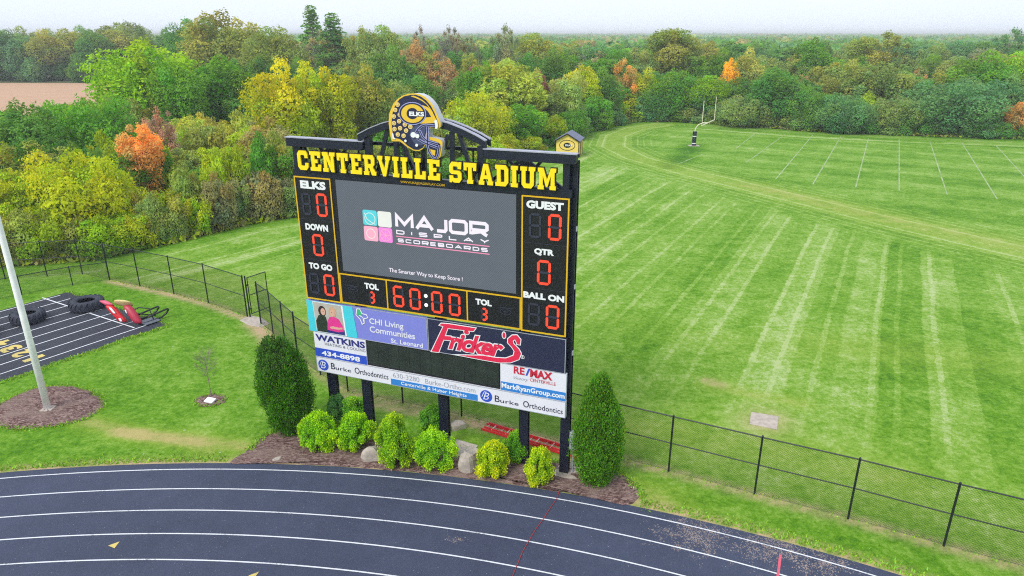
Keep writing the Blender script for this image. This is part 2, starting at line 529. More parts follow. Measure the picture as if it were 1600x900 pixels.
M_INK = mat('lettering_indigo', lin(44, 48, 128, 0.85), 0.5, var=0.05)
M_GREY = mat('lettering_grey', lin(112, 112, 136, 0.85), 0.5, var=0.05)
M_LGREY = mat('lettering_pale_grey', lin(176, 178, 192, 0.85), 0.5, var=0.05)
M_DARKTXT = mat('lettering_slate', lin(50, 52, 76, 0.85), 0.5, var=0.05)
M_OFF = mat('unlit_segment', lin(46, 50, 70, 0.85), 0.6, var=0.1)
M_MINT = mat('logo_green', lin(60, 190, 130, 0.85), 0.5)
M_EDGE = mat('aluminium_edge', lin(196, 202, 214, 0.8), 0.4, metal=0.3, var=0.06)
M_GREYSIDE = mat('sign_side_grey', lin(206, 208, 214, 0.85), 0.5, var=0.05)
M_LILAC = mat('mask_lilac', lin(168, 170, 226, 0.85), 0.5, var=0.05)
M_HNAVY = mat('helmet_navy', lin(34, 38, 76, 0.85), 0.4, var=0.08)
M_HGREY = mat('helmet_slate', lin(76, 82, 118, 0.85), 0.4, var=0.1)
M_HYEL = mat('helmet_yellow', lin(246, 202, 60, 0.85), 0.45, var=0.05)
M_STICK = mat('sticker_gold', lin(244, 214, 136, 0.9), 0.5, var=0.08)
M_STICKD = mat('sticker_brown', lin(150, 100, 50, 0.85), 0.5, var=0.1)
M_SKIN = mat('printed_skin', lin(226, 178, 158, 0.85), 0.6, var=0.05)
M_PRBACK = mat('printed_backdrop', lin(190, 186, 176, 0.85), 0.6, var=0.15, scale=3)
M_PRDARK = mat('printed_dark_hair', lin(50, 34, 34, 0.85), 0.6)
M_PRTOP = mat('printed_green_top', lin(34, 52, 36, 0.85), 0.6, var=0.3, scale=8)
M_PRPINK = mat('printed_pink_cardigan', lin(236, 56, 150, 0.85), 0.6, var=0.1)
M_PRBLOND = mat('printed_fair_hair', lin(212, 170, 136, 0.85), 0.6, var=0.1)
M_CONC = mat('concrete', lin(196, 184, 172, 0.75), 0.9, var=0.25, scale=5, bump=0.4, bscale=25)
M_ROCK = mat('limestone', lin(196, 184, 172, 0.72), 0.9, var=0.35, scale=4, bump=0.8, bscale=9)
M_FENCE = mat('black_vinyl_fence', lin(22, 34, 36, 0.9), 0.45, var=0.15)
M_WIRE = mat('black_vinyl_wire', lin(30, 38, 34, 0.9), 0.5, var=0.1)
M_POLE = mat('galvanised_pole', (0.90, 0.90, 0.91), 0.5, metal=0.0, var=0.10, scale=3)
M_TYRE = mat('tractor_tyre', lin(66, 70, 84, 0.7), 0.85, var=0.25, scale=6, spec=0.3)
M_REDPAD = mat('red_vinyl', lin(226, 22, 40, 0.8), 0.4, var=0.1)
M_CRIM = mat('crimson_vinyl', lin(186, 18, 62, 0.8), 0.4, var=0.1)
M_CREAM = mat('cream_vinyl', lin(232, 212, 150, 0.8), 0.5, var=0.15)
M_PINKV = mat('faded_pink_vinyl', lin(236, 96, 130, 0.8), 0.5, var=0.12)
M_SLED = mat('sled_black_tube', lin(26, 30, 36, 0.9), 0.35, var=0.1)
M_PLATE = mat('sled_grey_plate', lin(120, 126, 140, 0.8), 0.4, metal=0.3, var=0.2)
M_LADDER = mat('ladder_red', lin(224, 40, 58, 0.8), 0.45, var=0.1)
M_RUNG = mat('ladder_rung', lin(226, 206, 206, 0.8), 0.4, var=0.1)
M_SHEDY = mat('shed_yellow', lin(250, 218, 110, 0.85), 0.7, var=0.06, scale=4)
M_SHINGLE = mat('grey_shingle', lin(128, 132, 158, 0.75), 0.85, var=0.2, scale=8, bump=0.4)
M_GOAL = mat('goal_cream_paint', lin(244, 236, 206, 0.85), 0.5, var=0.05)
M_PADN = mat('post_pad_navy', lin(28, 36, 58, 0.9), 0.5, var=0.1)
M_BOXG = mat('box_grey', lin(176, 182, 190, 0.8), 0.5, var=0.08)
M_TWIG = mat('dead_twig', lin(146, 128, 126, 0.75), 0.9, var=0.2)
M_CABLE = mat('red_cable', lin(176, 60, 62, 0.8), 0.5, var=0.1)
M_TAN = None


def emit_mat(name, col, strength, base=(0.02, 0.02, 0.03), grid=0.0, amp=0.3):
    m, nt, N, L, b = node_mat(name)
    b.inputs['Base Color'].default_value = (*base, 1)
    b.inputs['Roughness'].default_value = 0.5
    tc = N.new('ShaderNodeTexCoord'); P = tc.outputs['Object']
    if grid > 0:      # individual LEDs
        sp = N.new('ShaderNodeSeparateXYZ'); L.new(P, sp.inputs[0])
        a = nmath(N, L, 'SINE', nmath(N, L, 'MULTIPLY', sp.outputs[0], 2 * math.pi / grid))
        c = nmath(N, L, 'SINE', nmath(N, L, 'MULTIPLY', sp.outputs[2], 2 * math.pi / grid))
        g = nmath(N, L, 'MULTIPLY_ADD', nmath(N, L, 'MULTIPLY', a, c), amp, 1.0)
    else:
        g = nmath(N, L, 'ADD', 0.0, 1.0)
    nz = nnoise(N, L, P, 1.3, 4)
    g = nmath(N, L, 'MULTIPLY', g, nmath(N, L, 'MULTIPLY_ADD', nz, 0.24, 0.88))
    b.inputs['Emission Color'].default_value = (*col, 1)
    L.new(nmath(N, L, 'MULTIPLY', g, strength), b.inputs['Emission Strength'])
    return m


M_SCREEN = emit_mat('video_screen_grey', lin(92, 100, 112), 0.42, base=(0.03, 0.033, 0.038), grid=0.075, amp=0.4)
M_SCRW = emit_mat('screen_white_light', (0.95, 0.88, 1.0), 0.46, base=(0.1, 0.1, 0.1), grid=0.058, amp=0.12)
M_SCRR = emit_mat('screen_pink_light', lin(250, 150, 190), 0.46, base=(0.1, 0.05, 0.05))
M_SCRT = emit_mat('screen_teal_light', lin(70, 214, 226), 0.46, base=(0.05, 0.1, 0.1))
M_SCRC = emit_mat('screen_cream_light', lin(236, 240, 232), 0.46, base=(0.1, 0.1, 0.1))
M_SCRP = emit_mat('screen_rose_light', lin(255, 170, 200), 0.46, base=(0.1, 0.1, 0.1))
M_SCRM = emit_mat('screen_magenta_light', lin(246, 120, 226), 0.46, base=(0.1, 0.1, 0.1))
M_LED = emit_mat('red_led', lin(250, 70, 40), 0.62, base=(0.06, 0.015, 0.012), grid=0.07, amp=0.35)
M_LEDW = emit_mat('white_led', (0.9, 0.9, 0.95), 0.85)
M_LOWSCR = mat('lower_screen_dark', lin(48, 58, 50, 0.75), 0.30, var=0.35, scale=2.2)


# ------------------------------------------------------------------ flat shapes and lettering
def curve_mesh(name, cu):
    o = bpy.data.objects.new(name, cu)
    COL.objects.link(o)
    dg = bpy.context.evaluated_depsgraph_get()
    me = bpy.data.meshes.new_from_object(o.evaluated_get(dg))
    bpy.data.objects.remove(o)
    bpy.data.curves.remove(cu)
    me.name = name
    return me


def flat(name, polys, m, parent, y, thick=0.006, offset=0.0, swap=True):
    """closed outlines (a second one inside the first is a hole) in the board's (u, z) plane, standing `thick` proud"""
    cu = bpy.data.curves.new(name, 'CURVE')
    cu.dimensions = '2D'; cu.fill_mode = 'BOTH'
    cu.extrude = thick / 2; cu.offset = offset
    for poly in polys:
        sp = cu.splines.new('POLY')
        sp.points.add(len(poly) - 1)
        for i, (a, b) in enumerate(poly): sp.points[i].co = (a, b, 0, 1)
        sp.use_cyclic_u = True
    me = curve_mesh(name, cu)
    if swap:      # local (x, y, z) -> (x, depth, z)
        me.transform(Matrix(((1, 0, 0, 0), (0, 0, -1, y), (0, 1, 0, 0), (0, 0, 0, 1))))
    me.materials.clear(); me.materials.append(m)
    return link(name, me, None, parent)


def text(s, u0, u1, z0, z1, m, parent, y, bold=0.0, shear=0.0, name='lettering', thick=0.005, space=1.0, rise=0.0, swap=True):
    cu = bpy.data.curves.new(name, 'FONT')
    cu.body = s; cu.size = 1.0; cu.offset = bold; cu.shear = shear
    cu.extrude = 0.5; cu.space_character = space; cu.resolution_u = 3
    me = curve_mesh(name, cu)
    n = len(me.vertices)
    co = np.empty(n * 3, np.float32); me.vertices.foreach_get('co', co); co = co.reshape(-1, 3)
    mn, mx = co.min(0), co.max(0)
    x = u0 + (co[:, 0] - mn[0]) / (mx[0] - mn[0]) * (u1 - u0)
    z = z0 + (co[:, 1] - mn[1]) / (mx[1] - mn[1]) * (z1 - z0) + rise * (x - u0)
    d = np.sign(co[:, 2]) * thick / 2
    new = np.stack([x, y - d, z], 1) if swap else np.stack([x, z, y + d], 1)
    me.vertices.foreach_set('co', new.astype(np.float32).reshape(-1))
    me.materials.clear(); me.materials.append(m)
    me.update()
    return link(name, me, None, parent)


def ellipse(cx, cz, rx, rz, n=28, a0=0.0, a1=2 * math.pi):
    full = abs(a1 - a0 - 2 * math.pi) < 1e-6
    k = n if full else n + 1
    return [(cx + rx * math.cos(a0 + (a1 - a0) * i / n), cz + rz * math.sin(a0 + (a1 - a0) * i / n)) for i in range(k)]


def thick_line(pts, w):
    """outline of a stroke of width w along pts"""
    L_, R_ = [], []
    for i, p in enumerate(pts):
        a = pts[max(i - 1, 0)]; b = pts[min(i + 1, len(pts) - 1)]
        dx, dz = b[0] - a[0], b[1] - a[1]; l = math.hypot(dx, dz) or 1
        nx, nz = -dz / l * w / 2, dx / l * w / 2
        L_.append((p[0] + nx, p[1] + nz)); R_.append((p[0] - nx, p[1] - nz))
    return L_ + R_[::-1]


def rect(u0, u1, z0, z1):
    return [(u0, z0), (u1, z0), (u1, z1), (u0, z1)]


# ------------------------------------------------------------------ ground sheet
def seg_dist(X, Y, pts):
    best = np.full(X.shape, 1e9)
    for (ax, ay), (bx, by) in zip(pts[:-1], pts[1:]):
        dx, dy = bx - ax, by - ay
        t = np.clip(((X - ax) * dx + (Y - ay) * dy) / (dx * dx + dy * dy + 1e-9), 0, 1)
        best = np.minimum(best, np.hypot(X - ax - t * dx, Y - ay - t * dy))
    return best


EDGE = [(-400, 30), (-60, 38), (-35, 40.5), (-27, 42.5), (-25.2, 44.7), (-23, 47.4), (-20, 51.8), (-17.5, 53.6), (-12, 58), (-5, 68), (2, 84), (9.7, 101), (16, 111.5), (21, 117.2), (27, 118.2),
        (34, 114), (44, 106.2), (56, 101.4), (71.4, 97), (110, 88), (400, 60)]
EX, EY = [p[0] for p in EDGE], [p[1] for p in EDGE]
edge_y = lambda x: float(np.interp(x, EX, EY))
FENCE_MAIN = [(-24.03, 38.81), (-21.67, 37.71), (-19.11, 36.45), (-16.59, 35.07), (-13.75, 33.1)]
FENCE_SIDE = [(-12.72, 32.16), (-11.69, 30.89), (-10.66, 29.49), (-9.7, 28.2)]
FENCE_RUN = [(-9.7, 28.2), (-8.25, 26.6), (-6.75, 25.15), (-4.35, 24.2), (-1.94, 23.2), (0.45, 22.0), (2.85, 20.8), (5.26, 19.61), (7.74, 18.38), (10.19, 17.2), (12.4, 16.02), (14.8, 14.8), (17.2, 13.6)]
TC, TR0 = (-10.2, -23.8), 43.56       # centre of the bend and radius of its outermost line


def spaced(lo, hi, step, grow, far_lo, far_hi):
    mid = list(np.arange(lo, hi + 1e-6, step))
    a, s = [], step
    x = mid[-1]
    while x < far_hi:
        s *= grow; x += s; a.append(x)
    b, s = [], step
    x = mid[0]
    while x > far_lo:
        s *= grow; x -= s; b.append(x)
    return np.array(b[::-1] + mid + a)


def build_ground():
    xs = spaced(-32, 60, 0.3, 1.10, -4200, 4200)
    ys = np.concatenate([spaced(9, 55, 0.3, 1.12, -500, 56)[:-1], spaced(56.5, 122, 0.5, 1.12, 56.4, 4250)[1:]])
    X, Y = np.meshgrid(xs, ys)
    nx, ny = len(xs), len(ys)
    wob = lambda f, a, p=0.0: a * (np.sin(X * f + 1.7 * np.sin(Y * f * 0.6 + p)) * np.sin(Y * f * 0.9 + 1.3 * np.sin(X * f * 0.7 - p)))
    th = R(28.5)
    u = X * math.cos(th) - Y * math.sin(th)
    v = X * math.sin(th) + Y * math.cos(th)
    path = [(24, 114), (19, 109), (15, 101), (13.2, 91), (14.8, 82), (18.5, 73.5), (23.9, 63.5), (29.8, 52), (34.5, 44.4), (42, 33), (55, 15)]
    dp = seg_dist(X, Y, path)
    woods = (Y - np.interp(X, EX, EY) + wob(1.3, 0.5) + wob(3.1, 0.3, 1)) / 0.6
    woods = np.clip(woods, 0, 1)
    de = np.interp(X, EX, EY) - Y
    dedge = seg_dist(X, Y, EDGE[1:-1])
    light = np.full(X.shape, 0.50)
    # mower passes on the near practice ground, beyond the fence
    fence_d = seg_dist(X, Y, FENCE_MAIN + FENCE_SIDE + FENCE_RUN)
    fr = np.interp(X, [p[0] for p in FENCE_MAIN + FENCE_SIDE + FENCE_RUN], [p[1] for p in FENCE_MAIN + FENCE_SIDE + FENCE_RUN])
    beyond = np.clip((Y - fr) / 1.0, 0, 1)
    w = u + 0.25 * np.sin(v * 0.13) + 0.12 * np.sin(v * 0.5)
    st = 0.5 * np.sin(w * 2 * np.pi / 1.9) + 0.34 * np.sin(w * 2 * np.pi / 4.3 + 1.1) + 0.3 * np.sin(w * 2 * np.pi / 1.05 + 0.4) + 0.22 * np.sin(w * 2 * np.pi / 0.83)
    near_side = np.where(u < np.interp(v, [20, 60, 90, 120], [10, 3.5, -24, -60]) + 14, 1.0, 0.0)
    # signed side of the path: negative x side is the practice ground
    px_ = np.interp(Y, [p[1] for p in path][::-1], [p[0] for p in path][::-1])
    side = np.clip((px_ - X - 2.0) / 4.0, 0, 1) * np.clip((X - (-18)) / 14, 0, 1)
    fade = np.clip((v - 21 + 0.15 * u) / 9, 0.15, 1) * np.clip((dp - 3.0) / 3, 0, 1)
    light += beyond * side * fade * 0.04
    far = np.clip((X - px_ - 2) / 3, 0, 1)
    light += beyond * far * (0.10 * np.sin(v * 2 * np.pi / 7.5) + 0.05 * np.sin(v * 2 * np.pi / 3.1 + 1) - 0.03)
    # the lawn gets darker close along the tree edge
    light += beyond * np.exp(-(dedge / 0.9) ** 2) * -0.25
    lf = beyond * np.clip((-8 - X) / 5, 0, 1)
    light += lf * 0.04
    light += wob(0.35, 0.05) + wob(1.1, 0.05, 2.0)
    # the darker wedge in front of the goal
    dk = seg_dist(X, Y, [(17.5, 76.5), (24.2, 92)])
    light -= 0.42 * np.exp(-(dk / 1.6) ** 2) * (Y < 93)
    # the closely kept apron by the track is deeper green
    apron = 1 - beyond
    light -= apron * 0.12
    # dry turf
    dry = 0.38 * np.exp(-(dp / 2.6) ** 2) * beyond
    dry += 0.22 * np.exp(-((seg_dist(X, Y, [(23.9, 66), (31, 53.5), (44, 34)])) / 2.0) ** 2)
    for pts, wd, a in (([(-16.2, 22.8), (-14, 22.0), (-12, 21.7), (-10.3, 21.3), (-9.4, 21.0)], 0.45, 1.1), ([(-14.5, 22.1), (-11.6, 21.2), (-10.6, 20.6)], 0.35, 0.7),
                       ([(8.4, 25.8), (9.6, 25.0), (11.5, 24.2)], 0.5, 0.7), ([(-12.6, 33.2), (-9.5, 31.6), (-8, 31)], 0.5, 0.8), ([(3.4, 22.8), (9, 21), (13, 19.2)], 1.1, 0.42),
                       ([(-2, 21.5), (1.6, 20.4), (2.6, 20)], 0.5, 0.45), ([(-20, 40.2), (-15, 37.5)], 1.0, 0.25), ([(15, 30), (28, 26)], 1.6, 0.25), ([(2, 34), (10, 30), (20, 28)], 1.8, 0.15)):
        dry += 0.66 * a * np.exp(-(seg_dist(X, Y, pts) / wd) ** 2)
    dry += 0.16 * beyond * np.clip(1 - fence_d / 9, 0, 1)
    rr = np.hypot(X - TC[0], Y - TC[1])
    dry += 0.4 * np.exp(-((rr - TR0 - 0.5) / 0.25) ** 2)
    dry += 0.55 * np.exp(-((rr - TR0 - 0.9) / 1.0) ** 2) * np.exp(-((X - 4.2) / 1.6) ** 2)
    bare = 0.7 * np.exp(-(fence_d / 0.21) ** 2)
    bare += 1.0 * np.exp(-((rr - TR0 - 0.42) / 0.16) ** 2)
    for pts, wd, a in (([(-13.2, 32.2), (-12.2, 30.9), (-11.5, 29.9)], 0.32, 1.2), ([(-24, 38.6), (-19.1, 36.2), (-16.6, 34.8), (-13.9, 32.9)], 0.16, 0.7), ([(8.3, 26.1), (8.7, 25.7)], 0.25, 0.6),
                       ([(9.7, 22.9), (9.5, 22.7)], 0.85, 0.5), ([(1.9, 19.9), (2.6, 19.6)], 0.5, 0.9), ([(-7.0, 24.6), (-1.9, 22.8), (2, 20.9)], 0.22, 0.8)):
        bare += a * np.exp(-(seg_dist(X, Y, pts) / wd) ** 2)
    V = np.stack([X, Y, np.zeros_like(X)], -1).reshape(-1, 3)
    idx = np.arange(nx * ny).reshape(ny, nx)
    F = np.stack([idx[:-1, :-1], idx[:-1, 1:], idx[1:, 1:], idx[1:, :-1]], -1).reshape(-1, 4)
    me = bpy.data.meshes.new('ground')
    me.vertices.add(len(V)); me.vertices.foreach_set('co', V.astype(np.float32).reshape(-1))
    me.loops.add(len(F) * 4); me.loops.foreach_set('vertex_index', F.astype(np.int32).reshape(-1))
    me.polygons.add(len(F)); me.polygons.foreach_set('loop_start', np.arange(0, len(F) * 4, 4, dtype=np.int32))
    mp_ = beyond * np.exp(-(dp / 5.0) ** 4)
    me_ = beyond * np.exp(-((dedge - 6) / 6.5) ** 4) * (1 - mp_)
    mA = beyond * side * fade * (1 - mp_) * (1 - 0.7 * np.exp(-((dedge - 4) / 5) ** 2)) + beyond * far * 0.12
    for nm_, ch in (('mow', (mA, mp_, me_)), ('dist', (dp, dedge, dedge))):
        at = me.attributes.new(nm_, 'FLOAT_COLOR', 'POINT')
        c = np.stack([*ch, np.ones_like(X)], -1)
        at.data.foreach_set('color', c.astype(np.float32).reshape(-1))
    at = me.attributes.new('pat', 'FLOAT_COLOR', 'POINT')
    c = np.stack([np.clip(light, 0, 1), np.clip(dry, 0, 1), np.clip(bare, 0, 1), np.ones_like(X)], -1)
    at.data.foreach_set('color', c.astype(np.float32).reshape(-1))
    aw = me.attributes.new('woods', 'FLOAT', 'POINT')
    aw.data.foreach_set('value', woods.astype(np.float32).reshape(-1))
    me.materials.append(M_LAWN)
    me.update(calc_edges=True)
    tag(link('ground', me), 'green mown lawn and playing field with pale mower stripes', kind='structure')


build_ground()


def arc_sheet(name, r0, r1, a0, a1, z, m, n=220, parent=None, tail=0.0):
    """a ring segment about the bend's centre, its two ends carried on as straights of length tail"""
    mb = MB(); vs = []
    for i in range(n + 1):
        a = a0 + (a1 - a0) * i / n
        for r in (r0, r1): vs.append(Vector((TC[0] + r * math.cos(a), TC[1] + r * math.sin(a), z)))
    if tail:
        for a, s, first in ((a0, 1, True), (a1, -1, False)):
            d = Vector((math.sin(a), -math.cos(a), 0)) * tail * s
            pr = [Vector((TC[0] + r * math.cos(a), TC[1] + r * math.sin(a), z)) + d for r in (r0, r1)]
            vs = pr + vs if first else vs + pr
    k = len(vs) // 2
    mb.add(vs, [(2 * i, 2 * i + 2, 2 * i + 3, 2 * i + 1)[::-1] for i in range(k - 1)])
    return mb.build(name, m, parent)


A0, A1 = R(-8), R(172)
trk = arc_sheet('running_track', TR0 - 8 * 1.067 - 0.5, TR0 + 0.33, A0, A1, 0.006, M_TRACK, tail=85)
tag(trk, 'blue black rubber running track curving across the foreground', kind='structure')
for k in range(9):
    r_ = TR0 - k * 1.067
    ln_ = arc_sheet('lane_line', r_ - 0.048, r_, A0, A1, 0.011, M_LINE, parent=trk, tail=85)


def tri_mark(pts):
    mb = MB(); mb.add([(x, y, 0.012) for x, y in pts], [(0, 1, 2)])
    return mb.build('triangle_mark', M_YELLOWP, trk)


for a, b_, c_ in (((169, 853), (187, 846.5), (179, 857)), ((388, 900), (405, 893.5), (397, 904))):
    tri_mark([tuple(ground_at(*p)[:2]) for p in (a, b_, c_)][::-1])
g0, g1 = ground_at(1219.5, 867), ground_at(1215, 903)
mb = MB(); d_ = (g1 - g0).normalized(); n_ = Vector((-d_.y, d_.x, 0)) * 0.036
mb.add([g0 + n_ + Vector((0, 0, .012)), g1 + n_ + Vector((0, 0, .012)), g1 - n_ + Vector((0, 0, .012)), g0 - n_ + Vector((0, 0, .012))], [(0, 1, 2, 3)])
mb.build('cross_mark', M_PINKP, trk)

# faint yard lines on the far field
FIELD = []
for top, bot in (((1228, 209), (1166, 254)), ((1270, 211), (1212, 280)), ((1314, 213), (1270, 288)), ((1357, 216), (1337, 293)), ((1405, 218), (1405, 298)), ((1453, 221), (1480, 304)), ((1503, 223), (1558, 311)), ((1555, 226), (1606, 282)),
                 ((1182, 207), (1150, 232)), ((1612, 229), (1680, 290)), ((1100, 240), (1060, 256))):
    a, b_ = ground_at(*top), ground_at(*bot)
    d_ = (b_ - a).normalized(); n_ = Vector((-d_.y, d_.x, 0)) * 0.06
    z_ = Vector((0, 0, 0.006))
    mb = MB(); K = 12
    vs = []
    for i in range(K + 1):
        p = a.lerp(b_, i / K) + z_
        vs += [p + n_, p - n_]
    mb.add(vs, [(2 * i, 2 * i + 2, 2 * i + 3, 2 * i + 1) for i in range(K)])
    FIELD.append(mb)
for mb in FIELD:
    o = mb.build('yard_line', M_CHALK, bpy.data.objects['ground'])

# harvested field far on the left
M_TAN, nt, N, L, b = node_mat('harvested_soil')
tc = N.new('ShaderNodeTexCoord'); P = tc.outputs['Object']
mp = N.new('ShaderNodeMapping'); mp.inputs['Scale'].default_value = (0.25, 1.4, 1); L.new(P, mp.inputs['Vector'])
f_ = nnoise(N, L, mp.outputs[0], 0.5, 5, 0.7)
L.new(nmix(N, L, nrange(N, L, f_, 0.3, 0.7), lin(214, 168, 130, 0.62), lin(236, 192, 158, 0.62)), b.inputs['Base Color'])
b.inputs['Roughness'].default_value = 0.95
mb = MB(); mb.add([(-330, 125, .03), (-82, 125, .03), (-104, 214, .03), (-330, 222, .03)], [(0, 1, 2, 3)])
tag(mb.build('tan_field', M_TAN), 'bare tan harvested field beyond the trees at the left', kind='structure')


# ------------------------------------------------------------------ mulch beds, slabs
def blob_sheet(name, pts, z, m, inner=0.05, seed=0, sub=5, parent=None):
    """closed ground patch with an uneven rim and a slightly mounded, lumpy middle"""
    r = random.Random(seed)
    pts = [Vector((p[0], p[1], 0)) for p in pts]
    c = sum(pts, Vector()) / len(pts)
    rim = []
    n = len(pts)
    for i in range(n):      # Catmull-Rom round the rim
        p0, p1, p2, p3 = pts[i - 1], pts[i], pts[(i + 1) % n], pts[(i + 2) % n]
        for k in range(sub):
            t = k / sub
            q = 0.5 * ((2 * p1) + (p2 - p0) * t + (2 * p0 - 5 * p1 + 4 * p2 - p3) * t * t + (3 * p1 - p0 - 3 * p2 + p3) * t ** 3)
            rim.append(q + Vector((r.uniform(-1, 1), r.uniform(-1, 1), 0)) * 0.05)
    rings = []
    for j in range(9):
        s = 1 - j / 9
        rings.append([c + (q - c) * s + Vector((0, 0, z + (inner * min(1, j / 2) + r.uniform(-.5, .5) * inner * .5) * (j > 0))) for q in rim])
    mb = MB()
    mb.loft(rings, cap=False)
    k = len(mb.v); mb.v.append((c.x, c.y, z + inner)); m_ = len(rim)
    for i in range(m_): mb.f.append((8 * m_ + i, 8 * m_ + (i + 1) % m_, k))
    return mb.build(name, m, parent, smooth=True)


rim_out = [(TC[0] + (TR0 + 0.38) * math.cos(a), TC[1] + (TR0 + 0.38) * math.sin(a)) for a in (R(88.9), R(86), R(83), R(80), R(77), R(74.2), R(71.8))]
tag(blob_sheet('mulch_bed', [tuple(ground_at(388, 703)[:2]), (-8.95, 21.9), (-7.9, 22.3), (-6.6, 22.3), (-5.2, 21.6), (-3.6, 21.2), (-1.6, 20.9), (0.2, 20.35), (1.9, 20.0), (3.6, 19.5), (4.05, 18.6)] + rim_out[::-1][0:0] +
               [(TC[0] + (TR0 + 0.36) * math.cos(R(a)), TC[1] + (TR0 + 0.36) * math.sin(R(a))) for a in (71.6, 73.5, 75.5, 77.5, 79.5, 81.5, 83.5, 85.5, 87.5, 89.3)], 0.012, M_MULCH, 0.04, 3),
    'brown bark mulch bed along the track under the scoreboard shrubs', kind='structure')
tag(blob_sheet('mulch_bed', [(-20.3, 23.4), (-20.25, 24.7), (-19.6, 25.5), (-18.6, 25.6), (-17.3, 25.1), (-16.5, 24.5), (-16.1, 23.8), (-16.3, 22.95), (-17.2, 22.4), (-18.4, 22.25), (-19.4, 22.55)], 0.012, M_MULCH, 0.09, 5),
    'round mound of bark mulch at the foot of the tall pole', kind='structure')
tag(blob_sheet('mulch_bed', [(-12.75, 24.4), (-12.6, 24.75), (-12.2, 24.92), (-11.75, 24.85), (-11.5, 24.55), (-11.5, 24.2), (-11.8, 23.95), (-12.3, 23.9), (-12.62, 24.1)], 0.012, M_MULCH, 0.03, 6),
    'small mulch ring round the leafless sapling', kind='structure')


def slab(name, pts, h, m, label, cat=None, kind='structure', seed=1):
    r = random.Random(seed); mb = MB()
    base = [Vector((x, y, 0)) for x, y in pts]
    c = sum(base, Vector()) / len(base)
    top = [p + Vector((0, 0, h - 0.015 + r.uniform(-.01, .01))) for p in base]
    t2 = [c + (p - c) * 0.94 + Vector((0, 0, h)) for p in base]
    mb.loft([base, top, t2])
    return tag(mb.build(name, m), label, cat, kind=kind)


slab('concrete_pad', [(8.95, 22.6), (9.85, 22.2), (10.25, 23.15), (9.3, 23.5)], 0.03, M_CONC, 'square grey gravel and concrete pad set in the grass beyond the fence', seed=2)
slab('concrete_pad', [(-14.0, 32.65), (-13.3, 32.0), (-12.55, 31.7), (-12.3, 32.2), (-12.9, 32.9), (-13.7, 33.3)], 0.03, M_CONC, 'pale concrete strip on the ground in the gate opening', seed=3)
slab('concrete_pad', [(1.3, 19.35), (2.15, 19.0), (2.6, 19.9), (1.75, 20.3)], 0.05, M_CONC, 'concrete footing at the foot of the right scoreboard post', seed=4)
slab('concrete_pad', [(-2.35, 20.6), (-1.6, 20.35), (-1.2, 21.1), (-2.0, 21.5)], 0.06, M_CONC, 'flat pale concrete slab between the shrubs under the scoreboard', seed=5)


def rock(name, x, y, sx, sy, sz, label, seed, rz=0.0, flat_top=False):
    r = random.Random(seed); mb = MB()
    rings = []
    n = 11
    off = [r.uniform(0.8, 1.18) for _ in range(n)]
    lv = [(0.0, 1.0), (0.3, 1.04), (0.65, 0.9), (0.88, 0.66), (1.0, 0.3)] if not flat_top else [(0, 1.0), (0.5, 1.02), (0.9, 0.98), (1.0, 0.85)]
    for h, s in lv:
        rings.append([Vector((sx / 2 * s * off[k] * math.cos(2 * math.pi * k / n) * r.uniform(.93, 1.07), sy / 2 * s * off[k] * math.sin(2 * math.pi * k / n) * r.uniform(.93, 1.07), sz * h * (1 + r.uniform(-.04, .04)))) for k in range(n)])
    mb.loft(rings)
    o = mb.build(name, M_ROCK); o.location = (x, y, 0); o.rotation_euler = (0, 0, rz)
    return tag(o, label, 'rock', 'rocks in the mulch bed')


rock('rock', -4.85, 20.3, 0.66, 0.5, 0.5, 'rounded grey boulder half under the shrubs left of the centre post', 1)
rock('rock', -1.52, 19.65, 0.55, 0.42, 0.72, 'upright pale limestone block between two golden shrubs', 2)
rock('rock', -2.05, 22.35, 0.62, 0.45, 0.22, 'flat topped grey stone on the grass right of the middle scoreboard post', 3, 0.3, True)
rock('rock', -1.35, 20.55, 0.6, 0.4, 0.2, 'flat pale stone lying on the slab behind the upright limestone block', 4, 0.2, True)
rock('rock', -4.45, 21.95, 0.4, 0.3, 0.14, 'small pale stone in the grass behind the golden shrubs left of centre', 5, 0.5, True)
rock('rock', -8.1, 20.25, 0.3, 0.2, 0.1, 'fist sized pale stone on the mulch near the left evergreen', 6, 0.5, True)
mb = MB(); mb.box(-0.2, 0.2, -0.14, 0.14, 0.0, 0.07, bevel=0.01)
pq = mb.build('plaque', M_WHITE); pq.location = (-12.05, 24.27, 0.05); pq.rotation_euler = (R(12), 0, R(-18))
tag(pq, 'small white memorial plaque lying in the mulch ring of the sapling', 'plaque')

# ------------------------------------------------------------------ asphalt practice pad on the left
PA, PB = Vector((-25.6, 37.0, 0)), Vector((-17.3, 32.05, 0))
pu = (PA - PB).normalized(); pv = Vector((-0.565, -0.825, 0)).normalized()
r = random.Random(4)
near = [PB + pv * t + pu * (-0.05 * math.sin(t * 2.3) + r.uniform(-.03, .03)) for t in np.arange(0, 40, 0.35)]
farr = [PB + pu * 9.3 + pv * t + pu * r.uniform(-.03, .03) for t in np.arange(0, 40, 0.35)]
mb = MB(); vs = []
for a, b_ in zip(near, farr): vs += [a + Vector((0, 0, .008)), b_ + Vector((0, 0, .008))]
mb.add(vs, [(2 * i, 2 * i + 1, 2 * i + 3, 2 * i + 2) for i in range(len(near) - 1)])
pad = tag(mb.build('asphalt_pad', M_PAD), 'dark asphalt practice pad with white lane lines at the left', kind='structure')
O1 = ground_at(245, 503)
t0 = (O1 - PB).dot(pu)


def strip(a, b_, w, z, m, name, parent):
    d = (b_ - a).normalized(); n = Vector((-d.y, d.x, 0)) * w / 2; zz = Vector((0, 0, z))
    q = MB(); q.add([a + n + zz, a - n + zz, b_ - n + zz, b_ + n + zz], [(0, 1, 2, 3)])
    return q.build(name, m, parent)


